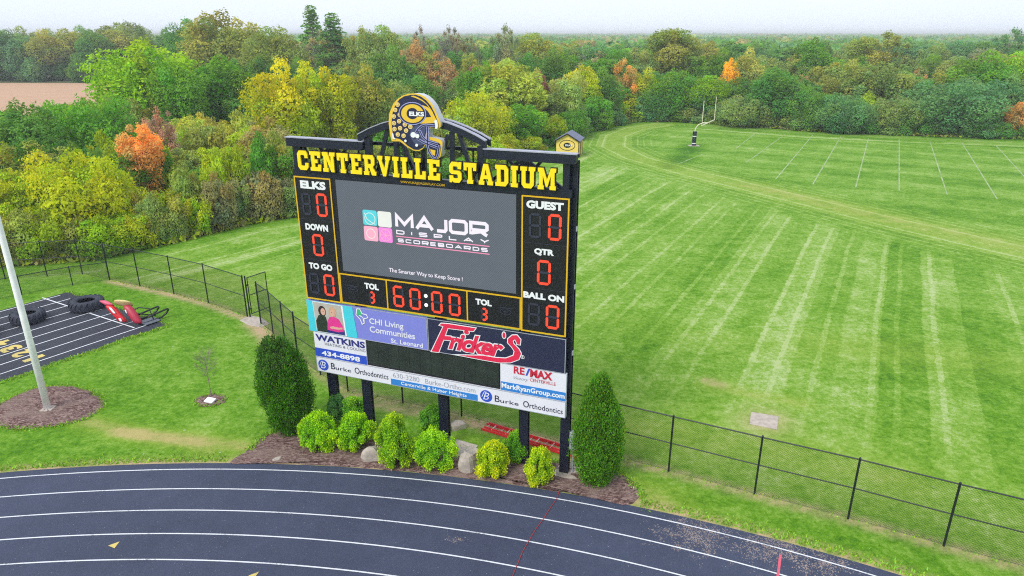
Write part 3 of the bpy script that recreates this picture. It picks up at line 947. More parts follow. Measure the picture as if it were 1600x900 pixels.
for k in range(9):
    s0 = PB + pu * (t0 + k * 1.02) + pv * (0.55 if k else 0.25)
    strip(s0, s0 + pv * 36, 0.06, 0.013, M_PADLINE, 'lane_line', pad)
c0 = ground_at(209.8, 512.5); c1 = ground_at(66, 465.5)
strip(c0, c1, 0.07, 0.017, M_PADLINE, 'cross_line', pad)
for i, (ch, cpx) in enumerate((('1', (55, 561)), ('2', (31, 553)), ('3', (11, 545)), ('4', (-10, 537)))):
    g = ground_at(*cpx)
    g = PB + pu * (t0 + (i + 0.5) * 1.02) + pv * 5.55
    o = text(ch, -0.33 if ch != '1' else -0.16, 0.33 if ch != '1' else 0.16, -0.42, 0.42, M_YELLOWP, pad, 0.0, bold=0.05, name='lane_number', thick=0.002, swap=False)
    o.location = (g.x, g.y, 0.016)
    o.rotation_euler = (0, 0, math.atan2(0.565, -0.825))


def make_tyre(R0, W, label, x, y, seed):
    t = thing('tractor_tyre', label, 'tyre', (x, y, 0.012), seed * 0.7, 'tractor tyres on the practice pad')
    mb = MB(); n = 40
    prof = [(0.52, 0.10), (0.60, 0.02), (0.80, 0.0), (0.93, 0.10), (0.97, 0.3), (0.975, 0.5), (0.97, 0.7), (0.93, 0.9), (0.80, 1.0), (0.60, 0.98), (0.52, 0.90), (0.50, 0.8), (0.62, 0.72), (0.86, 0.66), (0.86, 0.34), (0.62, 0.28), (0.50, 0.2)]
    rings = [[Vector((R0 * a * math.cos(2 * math.pi * i / n), R0 * a * math.sin(2 * math.pi * i / n), W * h)) for a, h in prof] for i in range(n)]
    vs = [p for rg in rings for p in rg]; k = len(prof)
    mb.add(vs, [(i * k + j, ((i + 1) % n) * k + j, ((i + 1) % n) * k + (j + 1) % k, i * k + (j + 1) % k) for i in range(n) for j in range(k)])
    mb.build('carcass', M_TYRE, t, smooth=True)
    lug = MB()      # one chevron lug; the others share its mesh
    for s in (-1, 1):
        pts = []
        for q in range(5):
            f = q / 4
            z = W * (0.5 + s * (0.02 + 0.46 * f)); a = 0.17 * f; rr = R0 * (0.985 - 0.06 * max(0, f - 0.6) / 0.4)
            pts.append((rr, a, z))
        rings = []
        for rr, a, z in pts:
            rings.append([Vector(((rr + dr) * math.cos(a + da), (rr + dr) * math.sin(a + da), z)) for dr, da in ((-0.03 * R0, -0.06), (0.035 * R0, -0.05), (0.035 * R0, 0.05), (-0.03 * R0, 0.06))])
        lug.loft(rings)
        if s == -1:
            lug_ = lug
    me = lug.mesh('lug', M_TYRE)
    for i in range(20):
        o = link('lug', me, None, t); o.rotation_euler = (0, 0, 2 * math.pi * i / 20)
    return t


make_tyre(0.84, 0.52, 'largest tractor tyre lying flat beside the red tackling sled', -22.75, 34.3, 1)
make_tyre(0.78, 0.50, 'middle tractor tyre lying flat behind the tall pole', -24.75, 32.55, 2)
make_tyre(0.84, 0.52, 'tractor tyre cut by the left edge of the picture', -26.1, 30.7, 3)

# two-man blocking sled
sl = thing('blocking_sled', 'two man blocking sled with red and crimson pads and black tube frame', 'sled', (-18.9, 32.7, 0.012), 0.0)


def pad_block(name, base, top, w, th, m, parent):
    a, b_ = Vector(base), Vector(top)
    ax = (b_ - a).normalized(); side = Vector((1, 0.1, 0)).normalized(); nrm = ax.cross(side).normalized()
    mb = MB(); n = 12; rings = []
    for f, s in ((0, .55), (.06, .85), (.18, 1.0), (.5, 1.03), (.8, 1.0), (.94, .85), (1, .5)):
        c = a.lerp(b_, f)
        rings.append([c + side * (math.copysign(abs(math.cos(2 * math.pi * k / n)) ** .6, math.cos(2 * math.pi * k / n)) * w / 2 * s) + nrm * (math.copysign(abs(math.sin(2 * math.pi * k / n)) ** .6, math.sin(2 * math.pi * k / n)) * th / 2 * s) for k in range(n)])
    mb.loft(rings)
    return mb.build(name, m, parent, smooth=True)


p1 = pad_block('tackle_pad', (-0.70, -0.62, 0.14), (-1.45, -0.35, 0.95), 0.44, 0.26, M_REDPAD, sl)
pad_block('pad_cap', (-1.35, -0.36, 0.92), (-1.78, -0.22, 1.12), 0.42, 0.3, M_PINKV, p1)
pad_block('print_mark', (-1.30, -0.56, 0.90), (-1.05, -0.66, 0.62), 0.12, 0.03, M_WHITE, p1)
pad_block('print_mark', (-0.78, -0.80, 0.42), (-0.70, -0.84, 0.26), 0.12, 0.03, M_WHITE, p1)
p2 = pad_block('tackle_pad', (0.12, -0.78, 0.12), (-0.50, -0.40, 0.95), 0.46, 0.28, M_CRIM, sl)
p2['label'] = 'crimson pad'
pad_block('print_mark', (-0.50, -0.62, 0.80), (-0.42, -0.66, 0.62), 0.10, 0.03, M_WHITE, p2)
pad_block('arm_pad', (-1.02, -0.22, 1.06), (-0.46, -0.30, 0.98), 0.50, 0.46, M_CREAM, sl)
rd = Vector((0.55, 0.83, 0)).normalized(); rs = Vector((0.83, -0.55, 0)).normalized()
for o0 in (Vector((-0.35, -0.30, 0)), Vector((0.30, -0.62, 0))):
    for s_, e_ in ((0.0, 0.0), (0.30, 0.0)):
        pass
    pts = [(0, 0, .06), (.5, 0, .06), (.95, 0, .08), (1.2, 0, .2), (1.32, 0.08, .38), (1.22, .2, .5), (.95, .24, .5), (0.6, .24, .46), (0.15, .24, .42)]
    mb = MB(); mb.tube([o0 + rd * a + rs * b_ + Vector((0, 0, c)) for a, b_, c in pts], 0.046, 6); mb.build('runner', M_SLED, sl, smooth=True)
mb = MB(); mb.tube([(-0.55, -0.35, 0.55), (-0.1, -0.1, 0.72), (0.35, 0.0, 0.62), (0.55, -0.15, 0.1)], 0.03); mb.build('strut', M_SLED, sl, smooth=True)
mb = MB(); mb.tube([(-0.6, -0.4, 0.5), (0.0, -0.4, 0.5), (0.45, 0.3, 0.12)], 0.03); mb.build('strut', M_SLED, sl, smooth=True)
mb = MB(); mb.add([Vector((-0.1, -0.45, 0.05)) + p for p in (Vector((0, 0, 0)), rs * .75, rs * .75 + rd * .8, rd * .8, Vector((0, 0, .03)), rs * .75 + Vector((0, 0, .03)), rs * .75 + rd * .8 + Vector((0, 0, .03)), rd * .8 + Vector((0, 0, .03)))],
                 [(0, 3, 2, 1), (4, 5, 6, 7), (0, 1, 5, 4), (1, 2, 6, 5), (2, 3, 7, 6), (3, 0, 4, 7)])
mb.build('foot_plate', M_PLATE, sl)

# tall pole
pole = thing('light_pole', 'tall tapered pale grey steel pole rising from the mulch mound', 'pole', (-18.11, 23.6, 0.05))
mb = MB(); mb.tube([(0, 0, 0), (0, 0, 4), (0, 0, 9), (0, 0, 17)], [0.125, 0.115, 0.10, 0.07], 16); mb.build('shaft', M_POLE, pole, smooth=True)
mb = MB(); mb.box(-0.22, 0.22, -0.22, 0.22, 0.0, 0.06, bevel=0.01); mb.build('base_plate', M_CONC, pole)

# sapling without leaves
dt = thing('bare_sapling', 'leafless purple grey sapling standing in the small mulch ring', 'tree', (-12.2, 24.7, 0.03))
mb = MB(); mb.tube([(0, 0, 0), (0.01, 0, 0.5), (0.0, 0.02, 1.0), (0, 0, 1.9)], [0.02, 0.017, 0.012, 0.004], 6); mb.build('trunk', M_TWIG, dt)
tw = MB(); rr_ = random.Random(12)


def twig(p, d, l, rad, lev):
    q = p + d * l
    tw.tube([p, p.lerp(q, .5) + Vector((rr_.uniform(-1, 1), rr_.uniform(-1, 1), 0.3)) * l * .06, q], [rad, rad * .8, rad * .5], 3, caps=False)
    if lev:
        for _ in range(6 if lev > 1 else 5):
            e = (d + Vector((rr_.uniform(-1, 1), rr_.uniform(-1, 1), rr_.uniform(-.4, .8))) * .75).normalized()
            twig(p.lerp(q, rr_.uniform(.3, 1)), e, l * rr_.uniform(.45, .7), rad * .6, lev - 1)


for k in range(17):
    a = k * 2.4; h = 0.75 + 0.06 * k
    twig(Vector((0, 0, h)), Vector((math.cos(a), math.sin(a), 0.9)).normalized(), 0.42, 0.0055, 2)
tw.build('twigs', M_TWIG, dt)['kind'] = 'stuff'

# cable running from the board across the track
cb = MB()
pts = [(1.9, 19.6), (1.72, 19.14), (1.50, 18.45), (1.42, 18.15), (1.21, 17.75), (0.95, 17.16), (0.70, 16.7), (0.47, 16.18), (0.30, 15.75), (0.17, 15.33), (0.03, 14.9), (-0.1, 14.3)]
cb.tube([(x + 0.006 * math.sin(i * 2.1), y, 0.024) for i, (x, y) in enumerate(pts)], 0.011, 5)
tag(cb.build('power_cable', M_CABLE), 'thin red cable lying across the track from the right scoreboard post', 'cable')

# ------------------------------------------------------------------ the scoreboard
BO = Vector((1.7755, 19.2094, 0.0)); BAZ = math.atan2(-0.35442871, 0.93508304)
SB = thing('scoreboard', 'tall black and yellow stadium scoreboard with video screen, sponsor banners and helmet sign', 'scoreboard', BO, BAZ)


def bbox_part(name, u0, u1, y0, y1, z0, z1, m, parent=None, bevel=0.0):
    mb = MB(); mb.box(u0, u1, y0, y1, z0, z1, bevel=bevel)
    return mb.build(name, m, parent or SB)


# posts: H sections
def h_post(u0, u1, ztop, z0=0.0):
    mb = MB(); y0, y1 = 0.225, 0.46
    mb.box(u0, u1, y0, y0 + 0.05, z0, ztop); mb.box(u0, u1, y1 - 0.05, y1, z0, ztop)
    mb.box(u0 + 0.03, u1 - 0.03, y0 + 0.05, y1 - 0.05, z0, ztop)
    return mb.build('post', M_FRAME, SB)


h_post(-9.27, -8.95, 9.60); h_post(-7.80, -7.49, 9.60); h_post(-4.72, -4.40, 9.60); h_post(-1.74, -1.44, 9.60); h_post(-0.30, 0.0, 10.44)
h_post(-9.62, -9.32, 10.44, 9.5)
for z in (4.4, 6.6, 8.4):      # clips on the side of the right post
    mb = MB(); mb.box(0.0, 0.04, 0.24, 0.34, z, z + 0.14); mb.build('bracket', M_EDGE, SB)

# open truss with the title
def bar(name, a, b_, w, d, m=M_FRAME, y=0.12, parent=None):
    """square bar from a to b in the (u, z) plane"""
    ang = math.atan2(b_[1] - a[1], b_[0] - a[0]); l = math.hypot(b_[0] - a[0], b_[1] - a[1])
    mb = MB(); M = Matrix.Translation((a[0], y, a[1])) @ Matrix.Rotation(-ang, 4, 'Y')
    mb.box(0, l, -d / 2, d / 2, -w / 2, w / 2, M)
    return mb.build(name, m, parent or SB)


for (u0, u1) in ((-9.72, -6.84), (-2.76, 0.02)):
    mb = MB()
    mb.box(u0, u1, -0.05, 0.16, 10.46, 10.66); mb.box(u0 + .03, u1 - .03, -0.09, 0.2, 10.40, 10.46)
    t_ = mb.build('top_beam', M_FRAME, SB)
    mb = MB(); mb.box(u0 - 0.02, u1 + 0.02, -0.07, 0.18, 10.66, 10.69); mb.build('cap', M_FRAMETOP, t_)  # thin strip carrying the painted highlight of the beam top
bbox_part('rear_beam', -9.7, -0.01, 0.38, 0.46, 10.52, 10.62, M_FRAME)
bbox_part('rear_beam', -9.6, -0.31, 0.38, 0.46, 9.50, 9.60, M_FRAME)
bbox_part('bottom_beam', -9.6, -0.1, 0.0, 0.2, 9.425, 9.66, M_FRAME)
for u in (-9.46, -0.28): bar('truss_member', (u, 9.66), (u, 10.4), 0.2, 0.16)
for u, zt in ((-6.72, 10.78), (-2.90, 10.74)): bar('truss_member', (u, 9.66), (u, zt), 0.2, 0.18)
for u, zt in ((-5.74, 11.1), (-3.84, 11.1), (-4.8, 10.7)): bar('truss_member', (u, 9.66), (u, zt), 0.13, 0.12)
for a, b_ in (((-6.0, 11.08), (-6.45, 9.66)), ((-5.66, 11.0), (-5.05, 9.66)), ((-3.6, 11.08), (-3.12, 9.66)), ((-3.95, 11.0), (-4.5, 9.66))): bar('truss_member', a, b_, 0.11, 0.1, y=0.10)
for uc, w in ((-8.06, 0.26), (-1.55, 0.28)):
    bar('truss_member', (uc, 9.66), (uc, 10.4), w, 0.12)
    for s in (-1, 1):
        bar('truss_member', (uc + s * 0.16, 10.34), (uc + s * 1.15, 9.66), 0.10, 0.08, y=0.10)
        bar('truss_member', (uc + s * 0.16, 10.0), (uc + s * 0.5, 10.4), 0.09, 0.08, y=0.13)
for u in (-7.3, -5.3, -3.3, -2.2): bar('rear_strut', (u, 9.60), (u, 10.52), 0.045, 0.05, y=0.42)
# arch: two curved bands, front and rear, joined on top
arcp = [(-7.02, 10.78), (-6.6, 10.98), (-6.15, 11.15), (-5.7, 11.27), (-5.2, 11.35), (-4.8, 11.37), (-4.4, 11.35), (-3.9, 11.26), (-3.45, 11.12), (-3.0, 10.94), (-2.72, 10.80)]
for y0, y1 in ((-0.02, 0.12), (0.34, 0.44)):
    mb = MB(); rings = []
    for i, (u, z) in enumerate(arcp):
        rings.append([Vector((u, y0, z - 0.11)), Vector((u, y1, z - 0.11)), Vector((u, y1, z + 0.09)), Vector((u, y0, z + 0.09))])
    mb.loft(rings); t_ = mb.build('arch_band', M_FRAME, SB)
    mb = MB(); mb.loft([[Vector((u, y0 - .015, z + 0.09)), Vector((u, y1 + .015, z + 0.09)), Vector((u, y1 + .015, z + 0.12)), Vector((u, y0 - .015, z + 0.12))] for u, z in arcp]); mb.build('cap', M_FRAMETOP, t_)  # same painted top highlight along the arch

# slab serif title letters
GL = {
    'C': (10, [[(2, 0), (8, 0), (10, 2), (10, 4.5), (7, 4.5), (7, 3.2), (6.4, 2.6), (3.6, 2.6), (3, 3.2), (3, 8.8), (3.6, 9.4), (6.4, 9.4), (7, 8.8), (7, 7.5), (10, 7.5), (10, 10), (8, 12), (2, 12), (0, 10), (0, 2)]]),
    'E': (10, [[(0, 0), (10, 0), (10, 4), (7.3, 4), (7.3, 2.4), (4.4, 2.4), (4.4, 4.9), (7.2, 4.9), (7.2, 7.1), (4.4, 7.1), (4.4, 9.6), (7.3, 9.6), (7.3, 8.2), (10, 8.2), (10, 12), (0, 12), (0, 9.8), (1.3, 9.8), (1.3, 2.2), (0, 2.2)]]),
    'N': (11.8, [[(0, 0), (5, 0), (5, 2.2), (4, 2.2), (4, 7.6), (7.6, 0), (10.6, 0), (10.6, 9.8), (11.8, 9.8), (11.8, 12), (6.8, 12), (6.8, 9.8), (7.9, 9.8), (7.9, 5.2), (4.6, 12), (0, 12), (0, 9.8), (1.2, 9.8), (1.2, 2.2), (0, 2.2)]]),
    'T': (10, [[(2.6, 0), (7.4, 0), (7.4, 2.2), (6.5, 2.2), (6.5, 9.5), (7.6, 9.5), (7.6, 7.6), (10, 7.6), (10, 12), (0, 12), (0, 7.6), (2.4, 7.6), (2.4, 9.5), (3.5, 9.5), (3.5, 2.2), (2.6, 2.2)]]),
    'R': (11, [[(0, 0), (4.8, 0), (4.8, 2.2), (4.1, 2.2), (4.1, 4.4), (5.2, 4.4), (7.2, 0), (11, 0), (11, 2.2), (10, 2.2), (8.3, 5), (10, 6.6), (10, 10.2), (8.3, 12), (0, 12), (0, 9.8), (1.2, 9.8), (1.2, 2.2), (0, 2.2)],
               [(4.1, 6.7), (6.6, 6.7), (7, 7.2), (7, 9.1), (6.6, 9.6), (4.1, 9.6)]]),
    'V': (11, [[(4.2, 0), (6.8, 0), (10.2, 9.8), (11, 9.8), (11, 12), (6.8, 12), (6.8, 9.8), (7.4, 9.8), (5.5, 4), (3.6, 9.8), (4.2, 9.8), (4.2, 12), (0, 12), (0, 9.8), (.8, 9.8)]]),
    'I': (5.4, [[(0, 0), (5.4, 0), (5.4, 2.2), (4.2, 2.2), (4.2, 9.8), (5.4, 9.8), (5.4, 12), (0, 12), (0, 9.8), (1.2, 9.8), (1.2, 2.2), (0, 2.2)]]),
    'L': (9.4, [[(0, 0), (9.4, 0), (9.4, 4.6), (6.7, 4.6), (6.7, 2.4), (4.3, 2.4), (4.3, 9.8), (5.6, 9.8), (5.6, 12), (0, 12), (0, 9.8), (1.2, 9.8), (1.2, 2.2), (0, 2.2)]]),
    'S': (10, [[(0, 0), (2, 0), (2.6, .9), (3.4, 0), (8, 0), (10, 2), (10, 5.4), (8.4, 7), (3.6, 7), (3, 7.5), (3, 9), (3.6, 9.5), (6.4, 9.5), (7, 8.9), (7, 8), (9.8, 8), (9.8, 12), (7.8, 12), (7.2, 11.1), (6.4, 12), (2, 12), (0, 10), (0, 6.4), (1.6, 4.9), (6.4, 4.9), (7, 4.4), (7, 3.1), (6.4, 2.5), (3.6, 2.5), (3, 3.1), (3, 4), (0, 4)]]),
    'A': (11.4, [[(0, 0), (4.4, 0), (4.4, 2.2), (3.6, 2.2), (4, 3.4), (7.4, 3.4), (7.8, 2.2), (7, 2.2), (7, 0), (11.4, 0), (11.4, 2.2), (10.6, 2.2), (7.4, 12), (4, 12), (.8, 2.2), (0, 2.2)], [(4.7, 5.5), (6.7, 5.5), (5.7, 8.9)]]),
    'D': (10.2, [[(0, 0), (8, 0), (10.2, 2.2), (10.2, 9.8), (8, 12), (0, 12), (0, 9.8), (1.2, 9.8), (1.2, 2.2), (0, 2.2)], [(4.2, 2.4), (6.6, 2.4), (7.2, 3), (7.2, 9), (6.6, 9.6), (4.2, 9.6)]]),
    'U': (11.4, [[(3, 0), (8.4, 0), (10.4, 2), (10.4, 9.8), (11.4, 9.8), (11.4, 12), (6.4, 12), (6.4, 9.8), (7.4, 9.8), (7.4, 3.1), (6.8, 2.5), (4.6, 2.5), (4, 3.1), (4, 9.8), (5, 9.8), (5, 12), (0, 12), (0, 9.8), (1, 9.8), (1, 2)]]),
    'M': (13.6, [[(0, 0), (4.6, 0), (4.6, 2.2), (3.8, 2.2), (3.8, 7.8), (6.2, 1.6), (7.4, 1.6), (9.8, 7.8), (9.8, 2.2), (9, 2.2), (9, 0), (13.6, 0), (13.6, 2.2), (12.6, 2.2), (12.6, 9.8), (13.6, 9.8), (13.6, 12), (9.6, 12), (6.8, 5.2), (4, 12), (0, 12), (0, 9.8), (1, 9.8), (1, 2.2), (0, 2.2)]]),
}


def title(word, u0, u1, z0, z1):
    gap = 2.0
    tot = sum(GL[c][0] for c in word) + gap * (len(word) - 1)
    k = (u1 - u0) / tot; kz = (z1 - z0) / 12; x = u0
    for c in word:
        w, polys = GL[c]
        pp = [[(x + a * k, z0 + b_ * kz) for a, b_ in poly] for poly in polys]
        o = flat('title_letter', pp, M_YEL, SB, -0.14, 0.05)
        # black backing, a little larger
        big = []
        cx, cz = x + w * k / 2, (z0 + z1) / 2
        bk = flat('backing', pp[:1], M_BLACK, o, -0.085, 0.05, offset=0.025)
        x += (w + gap) * k


title('CENTERVILLE', -9.25, -4.15, 9.67, 10.29)
title('STADIUM', -3.83, -0.52, 9.65, 10.26)
text('WWW.MAJORDISPLAY.COM', -5.6, -4.08, 9.445, 9.545, M_TRIM, SB, -0.008, bold=0.02)


# cabinets with digits
def trim_frame(name, u0, u1, z0, z1, w, parent, y=-0.012, div=()):
    mb = MB(); d = 0.012
    mb.box(u0, u1, y, y + d, z1 - w, z1); mb.box(u0, u1, y, y + d, z0, z0 + w)
    mb.box(u0, u0 + w, y, y + d, z0 + w, z1 - w); mb.box(u1 - w, u1, y, y + d, z0 + w, z1 - w)
    for u in div: mb.box(u - w / 2, u + w / 2, y, y + d, z0 + w, z1 - w)
    return mb.build(name, M_TRIM, parent)


SEG = {'0': 'abcdef', '6': 'acdefg', '3': 'abcdg', '8': 'abcdefg', ' ': ''}
SEG_CACHE = {}


def seg_mesh(on, w, h, t, m, key):
    k = (on, round(w, 3), round(h, 3), key)
    if k in SEG_CACHE: return SEG_CACHE[k]
    mb = MB(); g = t * 0.14
    H = {'a': h - t / 2, 'g': h / 2, 'd': t / 2}
    for s in on:
        if s in 'adg':
            z = H[s]; x0, x1 = t / 2 + g, w - t / 2 - g; q = t / 2
            poly = [(x0, z), (x0 + q, z - q), (x1 - q, z - q), (x1, z), (x1 - q, z + q), (x0 + q, z + q)]
        else:
            x = t / 2 if s in 'ef' else w - t / 2
            z0, z1 = (h / 2 + g, h - t / 2 - g) if s in 'bf' else (t / 2 + g, h / 2 - g); q = t / 2
            poly = [(x, z0), (x + q, z0 + q), (x + q, z1 - q), (x, z1), (x - q, z1 - q), (x - q, z0 + q)]
        f = [Vector((a, -0.006, b_)) for a, b_ in poly]; bk = [Vector((a, 0.006, b_)) for a, b_ in poly]
        mb.loft([bk, f])
    me = mb.mesh('digit', m); SEG_CACHE[k] = me
    return me


def digit(ch, u0, u1, z0, z1, parent, t=0.078, y=-0.012):
    on = SEG[ch]; off = ''.join(c for c in 'abcdefg' if c not in on)
    if on:
        o = link('digit', seg_mesh(on, u1 - u0, z1 - z0, t, M_LED, 'on'), None, parent); o.location = (u0, y, z0)
        o['label'] = 'lit red seven segment digit'
    if off:
        o = link('unlit_segments' if on else 'unlit_digit', seg_mesh(off, u1 - u0, z1 - z0, t * 0.9, M_OFF, 'off'), None, parent); o.location = (u0, y, z0)


def dots(u, z, rad, parent, m=M_LEDW):
    mb = MB(); n = 14
    mb.loft([[Vector((u + rad * math.cos(2 * math.pi * k / n), yy, z + rad * math.sin(2 * math.pi * k / n))) for k in range(n)] for yy in (0.0, -0.012)])
    return mb.build('colon_dot', m, parent)


def ball_icon(u0, u1, z0, z1, parent):
    cx, cz = (u0 + u1) / 2, (z0 + z1) / 2; a, c = (u1 - u0) / 2, (z1 - z0) / 2
    flat('ball_icon', [ellipse(cx, cz, a, c), ellipse(cx, cz, a * .86, c * .8), rect(cx - a * .4, cx + a * .4, cz - c * .16, cz + c * .16)], M_OFF, parent, -0.006)
    flat('ball_icon', [rect(u0, u1, z1 + .015, z1 + .04)], M_OFF, parent, -0.006)


left = bbox_part('home_panel', -9.6, -8.175, 0.0, 0.22, 5.1, 9.42, M_CAB)
trim_frame('trim', -9.6, -8.175, 5.1, 9.42, 0.045, left)
for z in (7.98, 6.56): bbox_part('seam', -9.55, -8.22, -0.003, 0.0, z, z + 0.012, M_OFF, left)
text('ELKS', -9.37, -8.38, 9.02, 9.29, M_WHITE, left, -0.006, bold=0.055)
digit(' ', -9.37, -9.02, 8.13, 8.88, left); digit('0', -8.80, -8.39, 8.12, 8.90, left)
text('DOWN', -9.34, -8.44, 7.61, 7.84, M_WHITE, left, -0.006, bold=0.055)
digit('0', -9.11, -8.69, 6.72, 7.49, left)
text('TO GO', -9.37, -8.42, 6.23, 6.45, M_WHITE, left, -0.006, bold=0.055)
digit(' ', -9.41, -9.02, 5.33, 6.07, left); digit('0', -8.82, -8.40, 5.31, 6.09, left)

right = bbox_part('guest_panel', -1.595, -0.14, 0.0, 0.22, 5.1, 9.41, M_CAB)
trim_frame('trim', -1.595, -0.14, 5.1, 9.41, 0.045, right)
for z in (7.98, 6.56): bbox_part('seam', -1.55, -0.19, -0.003, 0.0, z, z + 0.012, M_OFF, right)
text('GUEST', -1.45, -0.31, 9.03, 9.27, M_WHITE, right, -0.006, bold=0.055)
digit(' ', -1.36, -0.98, 8.15, 8.90, right); digit('0', -0.77, -0.36, 8.13, 8.92, right)
text('QTR', -1.19, -0.57, 7.62, 7.84, M_WHITE, right, -0.006, bold=0.055)
digit('0', -1.09, -0.66, 6.71, 7.49, right)
text('BALL ON', -1.525, -0.22, 6.22, 6.43, M_WHITE, right, -0.006, bold=0.055)
digit(' ', -1.37, -0.98, 5.34, 6.08, right); digit('0', -0.79, -0.36, 5.31, 6.09, right)

low = bbox_part('clock_panel', -8.17, -1.6, 0.004, 0.22, 5.12, 6.20, M_CAB)
trim_frame('trim', -8.17, -1.6, 5.12, 6.205, 0.045, low, y=-0.008, div=(-6.345, -3.425))
text('TOL', -7.2, -6.65, 5.765, 5.98, M_WHITE, low, -0.004, bold=0.055)
digit('3', -7.04, -6.82, 5.25, 5.70, low, t=0.075, y=-0.008); ball_icon(-7.87, -7.47, 5.57, 5.77, low)
digit('6', -6.11, -5.71, 5.28, 6.03, low, y=-0.008); digit('0', -5.50, -5.09, 5.27, 6.02, low, y=-0.008)
dots(-4.895, 5.81, 0.062, low); dots(-4.895, 5.49, 0.062, low)
digit('0', -4.70, -4.30, 5.26, 6.02, low, y=-0.008); digit('0', -4.07, -3.66, 5.26, 6.02, low, y=-0.008)
text('TOL', -3.13, -2.58, 5.765, 5.97, M_WHITE, low, -0.004, bold=0.055)
digit('3', -2.95, -2.72, 5.24, 5.69, low, t=0.075, y=-0.008); ball_icon(-2.31, -1.91, 5.55, 5.76, low)

# video screen
scr = bbox_part('video_screen', -8.172, -1.598, 0.012, 0.22, 6.21, 9.42, M_CAB)
lit = bbox_part('lit_panel', -7.99, -1.77, 0.0, 0.011, 6.30, 9.40, M_SCREEN, scr)
scr['label'] = 'large video screen showing a pale logo on grey'


def rrect(u0, u1, z0, z1, r=0.06):
    pts = []
    for cx, cz, a in ((u1 - r, z1 - r, 0), (u0 + r, z1 - r, 90), (u0 + r, z0 + r, 180), (u1 - r, z0 + r, 270)):
        for k in range(4): pts.append((cx + r * math.cos(R(a + 30 * k)), cz + r * math.sin(R(a + 30 * k))))
    return pts


for nm_, (u0, u1, z0, z1), m_ in (('logo_tile', (-7.05, -6.53, 8.00, 8.50), M_SCRT), ('logo_tile', (-6.50, -6.00, 7.99, 8.50), M_SCRC), ('logo_tile', (-7.05, -6.53, 7.475, 7.965), M_SCRP), ('logo_tile', (-6.50, -6.00, 7.48, 7.97), M_SCRM)):
    flat(nm_, [rrect(u0, u1, z0, z1)], m_, scr, -0.006)
flat('logo_ball', [ellipse(-6.79, 8.22, .2, .2), ellipse(-6.79, 8.22, .18, .18)], M_SCRC, scr, -0.012)
flat('logo_ball', [thick_line([(-6.98, 8.4), (-6.9, 8.2), (-6.7, 8.08), (-6.6, 8.05)], .02)], M_SCRC, scr, -0.013)
flat('logo_ball', [ellipse(-6.79, 7.72, .17, .17), ellipse(-6.79, 7.72, .15, .15)], M_SCRC, scr, -0.012)
flat('logo_ball', [ellipse(-6.25, 7.72, .2, .2), ellipse(-6.25, 7.72, .183, .183)], M_SCRP, scr, -0.012)
for a_ in (0, 45, 90, 135):
    dx, dz = .19 * math.cos(R(a_)), .19 * math.sin(R(a_))
    flat('logo_ball', [thick_line([(-6.25 - dx, 7.72 - dz), (-6.25 + dx, 7.72 + dz)], .015)], M_SCRP, scr, -0.0135 - a_ * 1e-5)


def wide_word(word, u0, u1, z0, z1, st, parent, y, m, gap=None):
    """wide techno capitals as on the screen: square stroked letters"""
    S = {'M': (1.25, [[(0, 0), (0, 1), (.5, .25), (1, 1), (1, 0)]]), 'A': (1.25, [[(0, 0), (.5, 1), (1, 0)], [(.22, .3), (.78, .3)]]), 'J': (.7, [[(1, 1), (1, .15), (.85, 0), (0, 0)]]),
         'O': (1.2, [[(.12, 0), (0, .15), (0, .85), (.12, 1), (.88, 1), (1, .85), (1, .15), (.88, 0), (.12, 0)]]), 'R': (1.2, [[(0, 0), (0, 1), (.88, 1), (1, .87), (1, .53), (.88, .4), (0, .4)], [(.5, .4), (1, 0)]]),
         'D': (1.1, [[(0, 0), (0, 1), (.8, 1), (1, .8), (1, .2), (.8, 0), (0, 0)]]), 'I': (.12, [[(.5, 0), (.5, 1)]]), 'S': (1.1, [[(1, 1), (.1, 1), (0, .85), (0, .6), (.1, .5), (.9, .5), (1, .4), (1, .15), (.9, 0), (0, 0)]]),
         'P': (1.1, [[(0, 0), (0, 1), (.88, 1), (1, .87), (1, .5), (.88, .38), (0, .38)]]), 'L': (1.0, [[(0, 1), (0, 0), (1, 0)]]), 'Y': (1.1, [[(0, 1), (.5, .45), (1, 1)], [(.5, .45), (.5, 0)]]), 'C': (1.1, [[(1, 1), (.12, 1), (0, .85), (0, .15), (.12, 0), (1, 0)]]),
         'E': (1.0, [[(1, 1), (0, 1), (0, 0), (1, 0)], [(0, .5), (.9, .5)]]), 'B': (1.1, [[(0, 0), (0, 1), (.85, 1), (.95, .9), (.95, .6), (.85, .5), (0, .5)], [(.85, .5), (1, .4), (1, .1), (.88, 0), (0, 0)]])}
    H = z1 - z0; n = len(word)
    gap = gap if gap is not None else 0.35
    tot = sum(S[c][0] for c in word) + gap * (n - 1)
    k = (u1 - u0 - st) / tot; x = u0 + st / 2
    grp = None
    for c in word:
        w, strokes = S[c]; h = H - st
        for j, s in enumerate(strokes):
            pts = [(x + a * w * k, z0 + st / 2 + b_ * h) for a, b_ in s]
            closed = pts[0] == pts[-1]
            o = flat('lettering', [miter(pts, st, closed)] if not closed else miter(pts, st, True), m, parent, y - j * 0.001)
        x += (w + gap) * k


